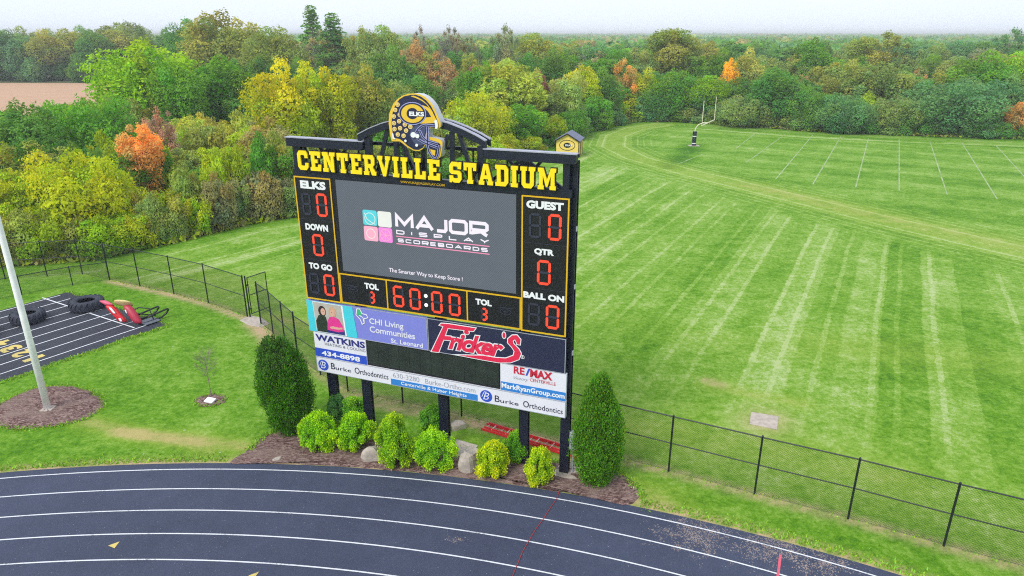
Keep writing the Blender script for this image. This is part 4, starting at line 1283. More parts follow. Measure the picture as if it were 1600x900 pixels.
def miter(pts, w, closed):
    n = len(pts); q = pts[:-1] if closed else pts; n = len(q)
    A, B = [], []
    for i in range(n):
        p = Vector(q[i]); a = Vector(q[i - 1]) if (i or closed) else None; b_ = Vector(q[(i + 1) % n]) if (i < n - 1 or closed) else None
        d1 = (p - a).normalized() if a is not None else None; d2 = (b_ - p).normalized() if b_ is not None else None
        d1 = d1 or d2; d2 = d2 or d1
        n1 = Vector((-d1.y, d1.x)); n2 = Vector((-d2.y, d2.x)); mm = (n1 + n2)
        if mm.length < 1e-4: mm = n1
        mm.normalize(); k = min(w / 2 / max(0.35, mm.dot(n1)), w)
        A.append(tuple(p + mm * k)); B.append(tuple(p - mm * k))
    return [A, B] if closed else A + B[::-1]


wide_word('MAJOR', -5.87, -2.65, 8.0, 8.48, 0.108, scr, -0.006, M_SCRW)
wide_word('DISPLAY', -5.85, -2.64, 7.80, 7.94, 0.036, scr, -0.006, M_SCRW, gap=1.1)
wide_word('SCOREBOARDS', -5.81, -2.69, 7.54, 7.665, 0.032, scr, -0.006, M_SCRW, gap=0.55)
flat('rule_line', [rect(-5.87, -2.63, 7.715, 7.745)], M_SCRR, scr, -0.006)
flat('rule_line', [rect(-5.87, -2.63, 7.465, 7.495)], M_SCRR, scr, -0.006)
text('The Smarter Way to Keep Score !', -6.21, -3.56, 6.44, 6.62, M_SCRW, scr, -0.006, bold=0.006)

# sponsor banners


def banner(name, u0, u1, z0, z1, m, label, y0=-0.02, edge=True):
    o = bbox_part(name, u0, u1, y0, 0.10, z0, z1, m)
    o['label'] = label
    if edge:
        mb = MB(); w = 0.022
        mb.box(u0, u1, y0 - 0.006, y0, z1 - w, z1); mb.box(u0, u1, y0 - 0.006, y0, z0, z0 + w)
        mb.box(u1 - w, u1, y0 - 0.006, y0, z0 + w, z1 - w); mb.box(u0, u0 + w, y0 - 0.006, y0, z0 + w, z1 - w)
        mb.build('edging', M_EDGE, o)
    return o


YB = -0.026
ba = banner('banner', -9.63, -4.895, 3.86, 5.04, M_PERI, 'periwinkle and cyan banner with a photo of two people')
flat('cyan_band', [[(-9.62, 5.03), (-7.75, 5.03), (-7.62, 3.87), (-9.62, 3.87)]], M_TEAL, ba, -0.028)
flat('print_frame', [[(-9.37, 5.02), (-8.14, 5.02), (-8.06, 3.88), (-9.30, 3.88)]], M_WHITE, ba, -0.034)
flat('print_backdrop', [[(-9.35, 5.01), (-8.20, 5.01), (-8.12, 3.90), (-9.29, 3.90)]], M_PRBACK, ba, -0.040)
pr = lambda nm, polys, m, y: flat(nm, polys, m, ba, y)
pr('printed_hair', [ellipse(-8.99, 4.70, .155, .20)], M_PRDARK, -0.046)
pr('printed_top', [[(-9.26, 3.91), (-9.28, 4.30), (-9.16, 4.52), (-9.0, 4.58), (-8.86, 4.50), (-8.80, 4.25), (-8.84, 3.91)]], M_PRTOP, -0.047)
pr('printed_face', [ellipse(-8.95, 4.69, .095, .13)], M_SKIN, -0.052)
pr('printed_skirt', [[(-8.84, 3.91), (-8.86, 4.04), (-8.4, 4.02), (-8.13, 4.10), (-8.12, 3.91)]], M_INK, -0.046)
pr('printed_top', [[(-8.83, 4.02), (-8.80, 4.35), (-8.70, 4.52), (-8.55, 4.56), (-8.34, 4.50), (-8.20, 4.28), (-8.15, 4.05), (-8.4, 3.99)]], M_PRPINK, -0.050)
pr('printed_hair', [ellipse(-8.56, 4.73, .15, .19)], M_PRBLOND, -0.049)
pr('printed_face', [ellipse(-8.56, 4.69, .095, .13)], M_SKIN, -0.055)
pr('printed_hands', [[(-8.72, 4.14), (-8.6, 4.19), (-8.35, 4.17), (-8.2, 4.2), (-8.2, 4.13), (-8.4, 4.09), (-8.68, 4.09)]], M_SKIN, -0.055)
for c_, h_ in (((-8.915, 4.71), .012), ((-8.985, 4.71), .012), ((-8.595, 4.71), .012), ((-8.525, 4.71), .012)): pr('printed_eye', [ellipse(c_[0], c_[1], h_, .01, 8)], M_PRDARK, -0.060)
# clover-like logo
lx, lz = -7.36, 4.74
flat('logo_mark', [[(lx - .2, lz + .24), (lx - .08, lz + .26), (lx, lz + .1), (lx - .03, lz - .02), (lx - .14, lz), (lx - .25, lz + .08)]], M_MINT, ba, -0.028)
for pts in ([(lx - .2, lz + .25), (lx - .08, lz + .26), (lx, lz + .1), (lx + .17, lz + .08), (lx + .22, lz - .02), (lx + .06, lz - .08), (lx + .06, lz - .24), (lx - .03, lz - .3), (lx - .1, lz - .12), (lx - .25, lz + .02), (lx - .2, lz + .25)], [(lx - .12, lz + .02), (lx + .02, lz - .04), (lx + .04, lz - .2)]):
    flat('logo_mark', [thick_line(pts, .028)] if pts[0] != pts[-1] else miter(pts, .028, True), M_WHITE, ba, -0.034)
text('CHI Living', -7.10, -5.78, 4.44, 4.72, M_BWHITE, ba, YB, bold=0.015)
text('Communities', -7.11, -5.36, 4.19, 4.42, M_BWHITE, ba, YB, bold=0.015)
text('St. Leonard', -6.30, -5.08, 3.92, 4.09, M_BWHITE, ba, YB, bold=0.02)

bb = banner('banner', -4.875, -0.12, 3.855, 5.04, M_NAVY, 'navy banner with slanted red script lettering')
for off, m_, y_, nm_ in ((0.028, M_WHITE, -0.026, 'lettering_outline'), (0.0, M_RED, -0.033, 'lettering')):
    flat(nm_, [[(-4.76, 3.86), (-4.50, 3.87), (-4.30, 4.36), (-3.95, 4.38), (-4.02, 4.52), (-4.25, 4.50), (-4.13, 4.80), (-3.22, 4.83), (-3.14, 4.95), (-4.10, 4.95), (-4.36, 4.93), (-4.42, 4.86), (-4.28, 4.84)]], m_, bb, y_, offset=off)
    # the long tail that sweeps under the word into the final S
    S_ = [(-1.62, 4.62), (-1.60, 4.80), (-1.72, 4.93), (-1.88, 4.90), (-2.02, 4.76), (-2.03, 4.62), (-1.90, 4.50), (-1.80, 4.36), (-1.84, 4.20), (-2.10, 4.06), (-2.45, 4.02), (-2.9, 4.02), (-3.75, 3.89),
          (-2.9, 3.87), (-2.35, 3.87), (-1.95, 3.94), (-1.66, 4.10), (-1.58, 4.32), (-1.66, 4.46), (-1.84, 4.62), (-1.86, 4.72), (-1.79, 4.78), (-1.74, 4.70), (-1.72, 4.62)]
    flat(nm_, [S_], m_, bb, y_, offset=off)
    flat(nm_, [ellipse(-2.16, 4.86, .05, .10, 12)], m_, bb, y_, offset=off)
    flat(nm_, [ellipse(-3.46, 4.76, .085, .075, 14)], m_, bb, y_, offset=off)
    if off:
        text('ricker', -4.17, -2.13, 4.02, 4.72, m_, bb, y_, bold=0.075, shear=0.35, name=nm_, space=0.92)
    else:
        text('ricker', -4.13, -2.17, 4.05, 4.69, m_, bb, y_, bold=0.035, shear=0.35, name=nm_, space=0.92)
flat('registered_mark', [ellipse(-1.53, 4.20, .065, .065, 18), ellipse(-1.53, 4.20, .05, .05, 18)], M_WHITE, bb, YB)
text('R', -1.555, -1.505, 4.17, 4.23, M_WHITE, bb, YB, bold=0.03)

bc = banner('banner', -9.47, -7.325, 2.885, 3.845, M_BWHITE, 'white and royal blue heating company banner', edge=False)
text('WATKINS', -9.40, -7.36, 3.52, 3.77, M_INK, bc, YB, bold=0.035)
text('HEATING & COOLING', -9.03, -7.36, 3.38, 3.49, M_GREY, bc, YB, bold=0.0, space=1.1)
flat('blue_band', [rect(-9.47, -7.33, 2.895, 3.225)], M_ROYAL, bc, -0.024)
text('434-8898', -9.20, -7.60, 2.96, 3.15, M_WHITE, bc, -0.031, bold=0.03)

ls = bbox_part('message_screen', -7.31, -2.305, 0.01, 0.20, 2.87, 3.845, M_CAB)
ls['label'] = 'dark unlit message screen between the banners'
ls_l = bbox_part('led_face', -7.27, -2.36, 0.0, 0.009, 2.95, 3.81, M_LOWSCR, ls)
mb = MB()
for k in range(1, 12): mb.box(-7.27 + k * 0.409 - .004, -7.27 + k * 0.409 + .004, -0.004, -0.0005, 2.95, 3.81)
mb.build('module_seam', M_CAB, ls)

bd = banner('banner', -2.295, -0.08, 2.885, 3.845, M_BWHITE, 'white realtor banner with red lettering and a blue band', edge=False)
text('RE', -1.83, -1.46, 3.57, 3.83, M_REDM, bd, YB, bold=0.03)
flat('slash', [[(-1.43, 3.57), (-1.37, 3.57), (-1.27, 3.83), (-1.33, 3.83)]], M_ROYAL, bd, -0.028)
text('MAX', -1.27, -0.53, 3.55, 3.83, M_REDM, bd, -0.034, bold=0.04)
text('Victory', -1.83, -1.33, 3.34, 3.48, M_LGREY, bd, YB, shear=0.4, bold=-0.004)
text('CENTERVILLE', -1.28, -0.42, 3.39, 3.50, M_REDM, bd, YB, bold=0.0)
flat('blue_band', [rect(-2.28, -0.085, 2.895, 3.205)], M_SKYB, bd, -0.024)
text('MarkRyanGroup.com', -2.25, -0.11, 2.93, 3.16, M_WHITE, bd, -0.031, bold=0.025)

be = banner('banner', -9.47, -0.07, 2.29, 2.88, M_BWHITE, 'long white orthodontist banner along the bottom of the scoreboard', y0=-0.03)
flat('blue_band', [rect(-6.40, -3.11, 2.315, 2.54)], M_SKYB, be, -0.034)


def b_logo(u, z, r_):
    flat('logo_disc', [ellipse(u, z, r_, r_, 28)], M_ROYAL, be, -0.038)
    for a in ((0, 12),):
        text('B', u - r_ * .48, u + r_ * .5, z - r_ * .6, z + r_ * .6, M_WHITE, be, -0.044, bold=-0.01, shear=0.3)
    flat('logo_disc', [thick_line([(u - r_ * .7, z - r_ * .2), (u - r_ * .3, z + r_ * .7), (u + r_ * .1, z + r_ * .72)], .02)], M_WHITE, be, -0.045)


b_logo(-9.18, 2.57, 0.215); b_logo(-2.80, 2.56, 0.215)


def caps_word(first, rest, u0, um, u1, z0, zc, z1, m):
    text(first, u0, um, z0, z1, m, be, -0.037, bold=0.004)
    text(rest, um + 0.02, u1, z0, zc, m, be, -0.037, bold=0.003, space=1.05)


caps_word('B', 'urke', -8.85, -8.68, -8.02, 2.475, 2.62, 2.72, M_DARKTXT)
caps_word('O', 'rthodontics', -7.86, -7.66, -6.50, 2.475, 2.68, 2.72, M_DARKTXT)
text('630-3280', -6.31, -5.28, 2.61, 2.79, M_LGREY, be, -0.037, bold=-0.008)
text('Burke-Ortho.com', -5.05, -3.19, 2.60, 2.79, M_LGREY, be, -0.037, bold=-0.008)
text('Centerville & Huber Heights', -6.0, -3.51, 2.335, 2.50, M_WHITE, be, -0.042, bold=0.006)
caps_word('B', 'urke', -2.49, -2.32, -1.66, 2.42, 2.56, 2.65, M_DARKTXT)
caps_word('O', 'rthodontics', -1.50, -1.30, -0.16, 2.42, 2.61, 2.65, M_DARKTXT)

# helmet sign on the arch
hel_out = [(-5.72, 10.76), (-5.76, 10.92), (-5.79, 11.28), (-5.76, 11.55), (-5.69, 11.69), (-5.59, 11.87), (-5.45, 12.0), (-5.28, 12.1), (-5.09, 12.16), (-4.9, 12.18), (-4.72, 12.17), (-4.54, 12.1), (-4.4, 11.99), (-4.28, 11.85), (-4.19, 11.66),
           (-4.12, 11.51), (-4.06, 11.38), (-4.06, 11.27), (-4.13, 11.20), (-4.22, 11.21), (-4.4, 11.21), (-4.47, 11.15), (-4.49, 10.98), (-4.41, 10.95), (-4.11, 10.90), (-4.02, 10.83), (-4.03, 10.68), (-4.1, 10.4), (-4.16, 10.33), (-4.29, 10.31),
           (-4.41, 10.39), (-4.51, 10.55), (-4.55, 10.71), (-4.59, 10.71), (-4.68, 10.59), (-4.8, 10.52), (-4.99, 10.52), (-5.21, 10.62), (-5.36, 10.72), (-5.45, 10.77)]
HY = -0.16
hs = flat('helmet_sign', [hel_out], M_GREYSIDE, SB, HY + 0.16, 0.32, offset=-0.012)
hs['label'] = 'cut out football helmet sign with gold stickers'
flat('yellow_rim', [hel_out], M_HYEL, hs, HY - 0.004, 0.008)
K = lambda x, y: (-4.99 + (x - 400) * 0.0030 + (y - 300) * -0.0002, 11.66 - (y - 300) * 0.00272 + (x - 400) * 0.0)
zz = lambda pts: [K(*p) for p in pts]
navy = [(200, 590), (182, 500), (176, 430), (182, 350), (196, 290), (222, 230), (262, 176), (315, 142), (385, 126), (440, 122), (500, 140), (560, 180), (610, 235), (650, 305), (682, 385), (690, 440), (680, 462), (600, 458), (572, 480), (556, 540), (556, 600), (548, 650), (530, 680), (480, 708), (430, 706), (360, 668), (310, 625), (270, 600)]
flat('navy_shell', [zz(navy)], M_HNAVY, hs, HY - 0.012, 0.008)
flat('slate_jaw', [zz([(400, 470), (470, 440), (545, 430), (560, 470), (545, 560), (545, 640), (500, 660), (440, 640), (380, 560)])], M_HGREY, hs, HY - 0.018, 0.006)
flat('crown_stripe', [zz([(385, 138), (420, 132), (470, 150), (520, 175), (575, 220), (625, 285), (670, 370), (680, 400), (640, 410), (590, 415), (530, 420), (440, 425), (500, 400), (535, 370), (552, 350), (555, 355), (618, 348), (580, 290), (545, 262), (500, 235), (520, 228), (575, 245), (600, 262), (560, 215), (510, 182), (450, 158)])], M_HYEL, hs, HY - 0.020, 0.006)
flat('ring', [zz(ellipse(410, 320, 152, 122)), zz(ellipse(410, 320, 143, 113))], M_LILAC, hs, HY - 0.026, 0.006)
flat('letter_back', [zz(ellipse(410, 320, 142, 112))], M_HNAVY, hs, HY - 0.027, 0.006)
cpoly = ellipse(412, 320, 124, 98, 40, R(18), R(342)) + ellipse(412, 320, 64, 60, 30, R(330), R(30))
flat('letter_c', [zz(cpoly)], M_HYEL, hs, HY - 0.033, 0.006)
a_, b_ = K(380, 345), K(540, 298)
text('ELKS', a_[0], b_[0], a_[1], b_[1], M_WHITE, hs, HY - 0.042, bold=0.05)
for (x, y) in ((245, 232), (218, 290), (203, 360), (270, 338), (205, 432), (263, 408), (328, 440), (390, 462), (212, 495), (275, 483), (343, 505), (250, 552), (315, 562)):
    st_ = flat('gold_sticker', [zz(ellipse(x, y, 24, 24, 20))], M_STICK, hs, HY - 0.022, 0.008)
    flat('print_mark', [zz(thick_line([(x - 14, y + 4), (x - 4, y + 12), (x + 8, y + 8), (x + 15, y - 2)], 4))], M_STICKD, st_, HY - 0.028, 0.004)
    flat('print_mark', [zz(rect(x - 10, x - 5, y - 12, y - 4))], M_STICKD, st_, HY - 0.028, 0.004)
    flat('print_mark', [zz(rect(x + 5, x + 10, y - 12, y - 4))], M_STICKD, st_, HY - 0.028, 0.004)
flat('mask_back', [zz([(596, 588), (695, 612), (722, 632), (722, 680), (702, 772), (686, 795), (652, 800), (618, 772), (588, 716), (574, 660)]), zz([(610, 690), (672, 700), (668, 760), (640, 752), (618, 730)])], M_HNAVY, hs, HY - 0.012, 0.008)
for w, m_, y_ in ((26, M_LILAC, HY - 0.030), (10, M_HNAVY, HY - 0.040)):
    for pts in ([(440, 545), (478, 480), (520, 445), (560, 432), (672, 438)], [(470, 505), (500, 500), (530, 560), (575, 600), (700, 628)], [(582, 450), (584, 560), (588, 660), (604, 720), (650, 782), (688, 784), (704, 740), (716, 640)],
                [(470, 585), (545, 622), (600, 640), (690, 668)]):
        flat('mask_bar', [zz(thick_line(pts, w * (1 if w > 12 else 1)))], m_, hs, y_ - 0.0007 * pts[0][0] / 100, 0.006)
for x, y, q in ((430, 545, 30), (475, 556, 23), (343, 615, 14), (470, 655, 16)): flat('rivet', [zz(ellipse(x, y, q, q, 18))], M_WHITE, hs, HY - 0.055 - q * 1e-4, 0.01)
flat('nose_bumper', [zz([(655, 385), (680, 372), (692, 400), (698, 440), (690, 466), (670, 470), (668, 430)])], M_WHITE, hs, HY - 0.05, 0.012)
flat('neck_bumper', [zz([(184, 540), (198, 545), (206, 588), (225, 596), (222, 606), (192, 604)])], M_WHITE, hs, HY - 0.022, 0.01)

# electrical box on the right post, with its conduit
eb = thing('electrical_box', 'grey electrical box on the side of the right scoreboard post', 'electrical box', BO, BAZ)
mb = MB(); mb.box(0.004, 0.24, 0.25, 0.48, 0.95, 1.62, bevel=0.012); mb.build('housing', M_BOXG, eb)
mb = MB(); mb.box(0.24, 0.252, 0.27, 0.46, 0.99, 1.58); mb.build('door', M_BOXG, eb)
mb = MB(); mb.tube([(0.12, 0.36, 0.02), (0.12, 0.36, 0.95)], 0.022, 6); mb.build('conduit', M_BOXG, eb)

# ladder on the grass behind
la, lb = Vector((-1.05, 22.35, 0.03)), Vector((2.35, 20.45, 0.03))
ld = thing('ladder', 'red extension ladder lying on the grass behind the scoreboard posts', 'ladder', la, math.atan2((lb - la).y, (lb - la).x))
LL = (lb - la).length
for s, h in ((-0.2, 0.0), (0.2, 0.0), (-0.16, 0.085), (0.16, 0.085)):
    mb = MB(); mb.box(0.12 * (h > 0), LL - 0.3 * (h > 0), s - 0.014, s + 0.014, h, h + 0.08); mb.build('rail', M_LADDER, ld)
rg = MB(); rg.tube([(0, -0.19, 0), (0, 0.19, 0)], 0.017, 6); rme = rg.mesh('rung', M_RUNG)
for k in range(int(LL / 0.3)):
    o = link('rung', rme, None, ld); o.location = (0.15 + k * 0.3, 0, 0.045 + 0.08 * (k % 2))

# ------------------------------------------------------------------ chain link fences
WIRE_CACHE = {}


def wire_mesh(W, H):
    key = (round(W, 1), round(H, 2))
    if key in WIRE_CACHE: return WIRE_CACHE[key]
    W = key[0]; mb = MB(); s = 0.078; r_ = 0.0032
    for sg in (1, -1):
        k = -H
        while k < W:
            x0, x1 = k, k + H; z0, z1 = 0.0, H
            if x0 < 0: z0 += -x0; x0 = 0
            if x1 > W: z1 -= x1 - W; x1 = W
            if x1 > x0 + 0.01:
                a = (x0, 0.004 * sg, z0) if sg > 0 else (W - x0, 0.004 * sg, z0)
                b_ = (x1, 0.004 * sg, z1) if sg > 0 else (W - x1, 0.004 * sg, z1)
                mb.tube([a, b_], r_, 3, caps=False)
            k += s
    WIRE_CACHE[key] = mb.mesh('chain_link', M_WIRE)
    return WIRE_CACHE[key]


def fence(pts, H, label, mid=True, rad=0.033, first=True, last=True):
    root = thing('chain_link_fence', label, 'fence', (pts[0][0], pts[0][1], 0), 0, 'black chain link fences')
    for i, (x, y) in enumerate(pts):
        if (i == 0 and not first) or (i == len(pts) - 1 and not last): continue
        big = i in (0, len(pts) - 1)
        mb = MB(); rr2 = rad * (1.25 if big else 1.0)
        mb.tube([(0, 0, 0), (0, 0, H + 0.03)], rr2, 8); mb.tube([(0, 0, H + .03), (0, 0, H + 0.06)], [rr2, rr2 * .4], 8)
        o = mb.build('post', M_FENCE, root); o.location = (x - pts[0][0], y - pts[0][1], 0)
    for (ax, ay), (bx, by) in zip(pts[:-1], pts[1:]):
        W = math.hypot(bx - ax, by - ay); an = math.atan2(by - ay, bx - ax)
        loc = (ax - pts[0][0], ay - pts[0][1], 0)
        wm = wire_mesh(W, H - 0.08)
        o = link('chain_link', wm, None, root); o.location = (loc[0], loc[1], 0.05); o.rotation_euler = (0, 0, an); o.scale = (W / round(W, 1), 1, 1)
        for nm_, z, q in (('top_rail', H - 0.02, 0.022),) + ((('middle_rail', H * 0.52, 0.019),) if mid else ()):
            mb = MB(); mb.tube([(0, 0, z), (W, 0, z)], q, 6); o = mb.build(nm_, M_FENCE, root); o.location = loc; o.rotation_euler = (0, 0, an)
        mb = MB(); mb.tube([(0, 0, 0.06), (W, 0, 0.06)], 0.004, 4); o = mb.build('tension_wire', M_FENCE, root); o.location = loc; o.rotation_euler = (0, 0, an)
    return root


fence(FENCE_MAIN, 2.25, 'black chain link fence from the far left corner down to the gate')
fence(FENCE_SIDE, 2.25, 'short black chain link fence stretch from the gate opening down to the bend')
fence(FENCE_RUN, 2.13, 'long black chain link fence running behind the scoreboard to the lower right', first=False)
fence([(-24.03, 38.81), (-25.7, 37.9), (-27.6, 36.3), (-29.6, 34.6), (-31.8, 32.7)], 1.15, 'low black chain link fence running off to the left behind the tyres', mid=False, rad=0.028, first=False)
fence([(-24.03, 38.81), (-26.3, 39.9), (-28.2, 39.5), (-30.4, 39.0), (-33, 38.4)], 2.2, 'tall black chain link fence in front of the undergrowth at the far left', first=False)
gt = thing('gate', 'open black chain link gate leaf standing ajar in the fence', 'gate', (-13.55, 33.22, 0.0), math.atan2(0.95, 0.62))
GW, GH = 1.12, 2.12
for nm_, a, b_ in (('stile', (0, 0, .12), (0, 0, GH)), ('stile', (GW, 0, .12), (GW, 0, GH)), ('rail', (0, 0, GH), (GW, 0, GH)), ('rail', (0, 0, GH * .55), (GW, 0, GH * .55)), ('rail', (0, 0, .14), (GW, 0, .14))):
    mb = MB(); mb.tube([a, b_], 0.024, 6); mb.build(nm_, M_FENCE, gt)
o = link('chain_link', wire_mesh(GW, GH - 0.14), None, gt); o.location = (0, 0, .13)
mb = MB(); mb.tube([(0, 0, 0), (0, 0, 2.28)], 0.04, 8); mb.build('hinge_post', M_FENCE, gt).location = (-0.16, -0.06, 0)
mb = MB(); mb.box(-0.14, 0.02, -0.04, 0.04, 1.7, 1.76); mb.box(-0.14, 0.02, -0.04, 0.04, 0.4, 0.46); mb.build('hinge', M_FENCE, gt)

# ------------------------------------------------------------------ shed and goal post on the far side
SX, SY = 4.15, 84.2
sh = thing('shed', 'small yellow shed with grey shingle roof and round emblem beyond the scoreboard', 'shed', (6.55, 82.6, 0), R(-14))
SW, SD, SHH, RH = 2.75, 3.1, 1.95, 2.75
mb = MB()
mb.add([(-SW / 2, 0, 0), (SW / 2, 0, 0), (SW / 2, 0, SHH), (0, 0, RH), (-SW / 2, 0, SHH), (-SW / 2, SD, 0), (SW / 2, SD, 0), (SW / 2, SD, SHH), (0, SD, RH), (-SW / 2, SD, SHH)],
       [(0, 1, 2, 3, 4), (9, 8, 7, 6, 5), (1, 6, 7, 2), (5, 0, 4, 9), (0, 5, 6, 1), (2, 7, 8, 3), (4, 3, 8, 9)])
mb.build('wall', M_SHEDY, sh)
mb = MB()
for s in (-1, 1):
    e, t_ = 0.18, 0.07
    dz = (RH - SHH) / (SW / 2)
    x1, z1 = s * (SW / 2 + e), SHH - e * dz
    ring = lambda y: [Vector((0, y, RH + .02)), Vector((x1, y, z1 + .02)), Vector((x1, y, z1 + .02 + t_)), Vector((0, y, RH + .02 + t_))]
    q = MB(); q.loft([ring(-0.2), ring(SD + 0.2)])
    q.build('roof_slope', M_SHINGLE, sh)
    q = MB(); q.loft([[Vector((0, y, RH - .05)), Vector((x1, y, z1 - .07)), Vector((x1, y, z1 + .07)), Vector((0, y, RH + .09))] for y in (-0.25, -0.205)]); q.build('bargeboard', M_BLACK, sh)
    q = MB(); q.box(s * SW / 2 - .04, s * SW / 2 + .04, -0.03, 0.02, 0, SHH - .05); q.build('corner_trim', M_BLACK, sh)
q = MB(); q.box(SW / 2 - .02, SW / 2 + .03, SD - .06, SD + .03, 0, SHH - .05); q.build('corner_trim', M_BLACK, sh)
em = flat('emblem', [ellipse(0.0, 1.42, .95, .62, 36), ellipse(0.0, 1.42, .89, .56, 36)], M_BLACK, sh, -0.02, 0.02)
flat('emblem_centre', [ellipse(0.0, 1.42, .44, .30, 28)], M_BLACK, em, -0.02, 0.02)
text('ELKS', -0.22, 0.62, 1.32, 1.52, M_WHITE, em, -0.05, bold=0.04)
dr = MB(); x_ = SW / 2 + .015
for a in ((0.95, 1.0, 0.1, 1.8), (1.42, 1.46, 0.1, 1.8), (1.9, 1.95, 0.1, 1.8)): dr.box(x_, x_ + .03, a[0], a[1], a[2], a[3])
for z in (0.08, 0.95, 1.78): dr.box(x_ + .002, x_ + .028, 0.95, 1.95, z, z + .05)
dr.build('door_frame', M_BLACK, sh)

gp = thing('goal_post', 'pale goal post with gooseneck and navy padded base on the far field', 'goal post', (23.94, 91.7, 0))
cd = Vector((0.465, 0.885, 0)).normalized(); bk = Vector((0.885, -0.465, 0)).normalized()
mb = MB(); mb.tube([(0, 0, 0.05), (0, 0, 1.85)], 0.27, 16); pd = mb.build('pad', M_PADN, gp, smooth=False)
for z in (0.28, 1.2):
    mb = MB(); mb.tube([(0, 0, z), (0, 0, z + 0.09)], 0.278, 16); mb.build('strap', M_POLE, pd)
neck = [Vector((0, 0, 1.6)), Vector((0, 0, 1.95)), bk * .1 + Vector((0, 0, 2.35)), bk * .4 + Vector((0, 0, 2.75)), bk * .9 + Vector((0, 0, 2.98)), bk * 1.6 + Vector((0, 0, 3.02))]
mb = MB(); mb.tube(neck, 0.07, 8); mb.build('gooseneck', M_GOAL, gp, smooth=True)
c_ = bk * 1.6 + Vector((0, 0, 3.05))
mb = MB(); mb.tube([c_ - cd * 3.55, c_ + cd * 3.55], 0.06, 8); mb.build('crossbar', M_GOAL, gp)
for s in (-1, 1):
    p_ = c_ + cd * 3.5 * s
    mb = MB(); mb.tube([p_, p_ + Vector((0, 0, 3.0))], 0.038, 8); mb.build('upright', M_GOAL, gp)
mb = MB(); mb.box(-0.7, 0.7, -0.6, 0.6, 0.0, 0.03); mb.build('base_slab', M_CONC, gp)

# ------------------------------------------------------------------ foliage
def norm(v):
    return v / np.maximum(np.linalg.norm(v, axis=-1, keepdims=True), 1e-9)


def leaf_quads(C, Nn, size, r, elong=1.5):
    """one bent-diamond leaf spray per centre C with normal Nn"""
    n = len(C)
    t = norm(np.cross(Nn, r.normal(size=(n, 3))))
    b = np.cross(Nn, t)
    s = size * r.uniform(0.6, 1.35, (n, 1))
    fold = Nn * s * r.uniform(-0.25, 0.1, (n, 1))
    P = np.stack([C - t * s * elong * 0.5, C - b * s * 0.45 + fold, C + t * s * elong * 0.5, C + b * s * 0.45 + fold], 1)
    return P


def lobes_round(r, W, H, base, n, squash=0.85, rad=(0.20, 0.34), top=1.0):
    zc, hz = (H + base) / 2, (H - base) / 2
    L_ = []
    for i in range(n):
        ph = i * 2.39996 + r.uniform(-.4, .4)
        ct = 1 - 2 * (i + 0.5) / n + r.uniform(-.08, .08)
        ct = max(-0.95, min(1, ct)); st = math.sqrt(1 - ct * ct)
        q = r.uniform(0.50, 0.92) if r.random() < .82 else r.uniform(.2, .5)
        rr = r.uniform(rad[0] * 0.8, rad[1] * 1.08) * W / 2 * (1.15 if ct < 0.6 else 0.85)
        ww = W / 2 * (1.0 if ct > -0.2 else 1.0 + 0.2 * (ct + .2))
        L_.append((math.cos(ph) * st * ww * q, math.sin(ph) * st * ww * q, zc + ct * hz * q * top, rr, rr * squash))
    return np.array(L_)


def crown_mesh(name, seed, lobes, n_leaf, size, m, up=0.35, tint_amp=0.22, warm=0.0, elong=1.5, depth=(0.72, 1.08)):
    r = np.random.default_rng(seed)
    w = lobes[:, 3] ** 2
    k = r.choice(len(lobes), int(n_leaf * 1.5), p=w / w.sum())
    d = norm(r.normal(size=(len(k), 3)) + np.array([0, 0, 0.25]))
    f = r.uniform(depth[0], depth[1], len(k)) * (1 + 0.22 * np.sin(d[:, 0] * 5 + k * 1.3) * np.sin(d[:, 1] * 5 + k) + 0.14 * np.sin(d[:, 2] * 9 + k * 2.1))
    L_ = lobes[k]
    C = L_[:, :3] + d * f[:, None] * np.stack([L_[:, 3], L_[:, 3], L_[:, 4]], 1)
    # drop leaves buried inside other lobes
    inside = np.zeros(len(C), bool)
    for j in range(len(lobes)):
        q = (C - lobes[j, :3]) / np.array([lobes[j, 3], lobes[j, 3], lobes[j, 4]])
        inside |= ((q ** 2).sum(1) < 0.45) & (k != j)
    keep = ~inside | (r.random(len(C)) < 0.12)
    keep &= C[:, 2] > 0.03
    C, d, k = C[keep][:n_leaf], d[keep][:n_leaf], k[keep][:n_leaf]
    Nn = norm(d * 0.75 + r.normal(size=C.shape) * 0.55 + np.array([0, 0, up]))
    P = leaf_quads(C, Nn, size, r, elong)
    lt = 1 + r.uniform(-tint_amp, tint_amp, len(lobes))[k] + r.uniform(-0.16, 0.16, len(C))
    hue = (r.uniform(-1, 1, len(lobes))[k] * 0.9 + 0.5 * (C[:, 2] / C[:, 2].max() - 0.6) + r.uniform(-1, 1, len(C)) * 0.25)
    T = np.stack([lt * (1 + 0.24 * hue + warm), lt, lt * (1 - 0.18 * hue)], 1)
    return fast_quads(name, P, np.clip(T, 0.3, 2.2), m)


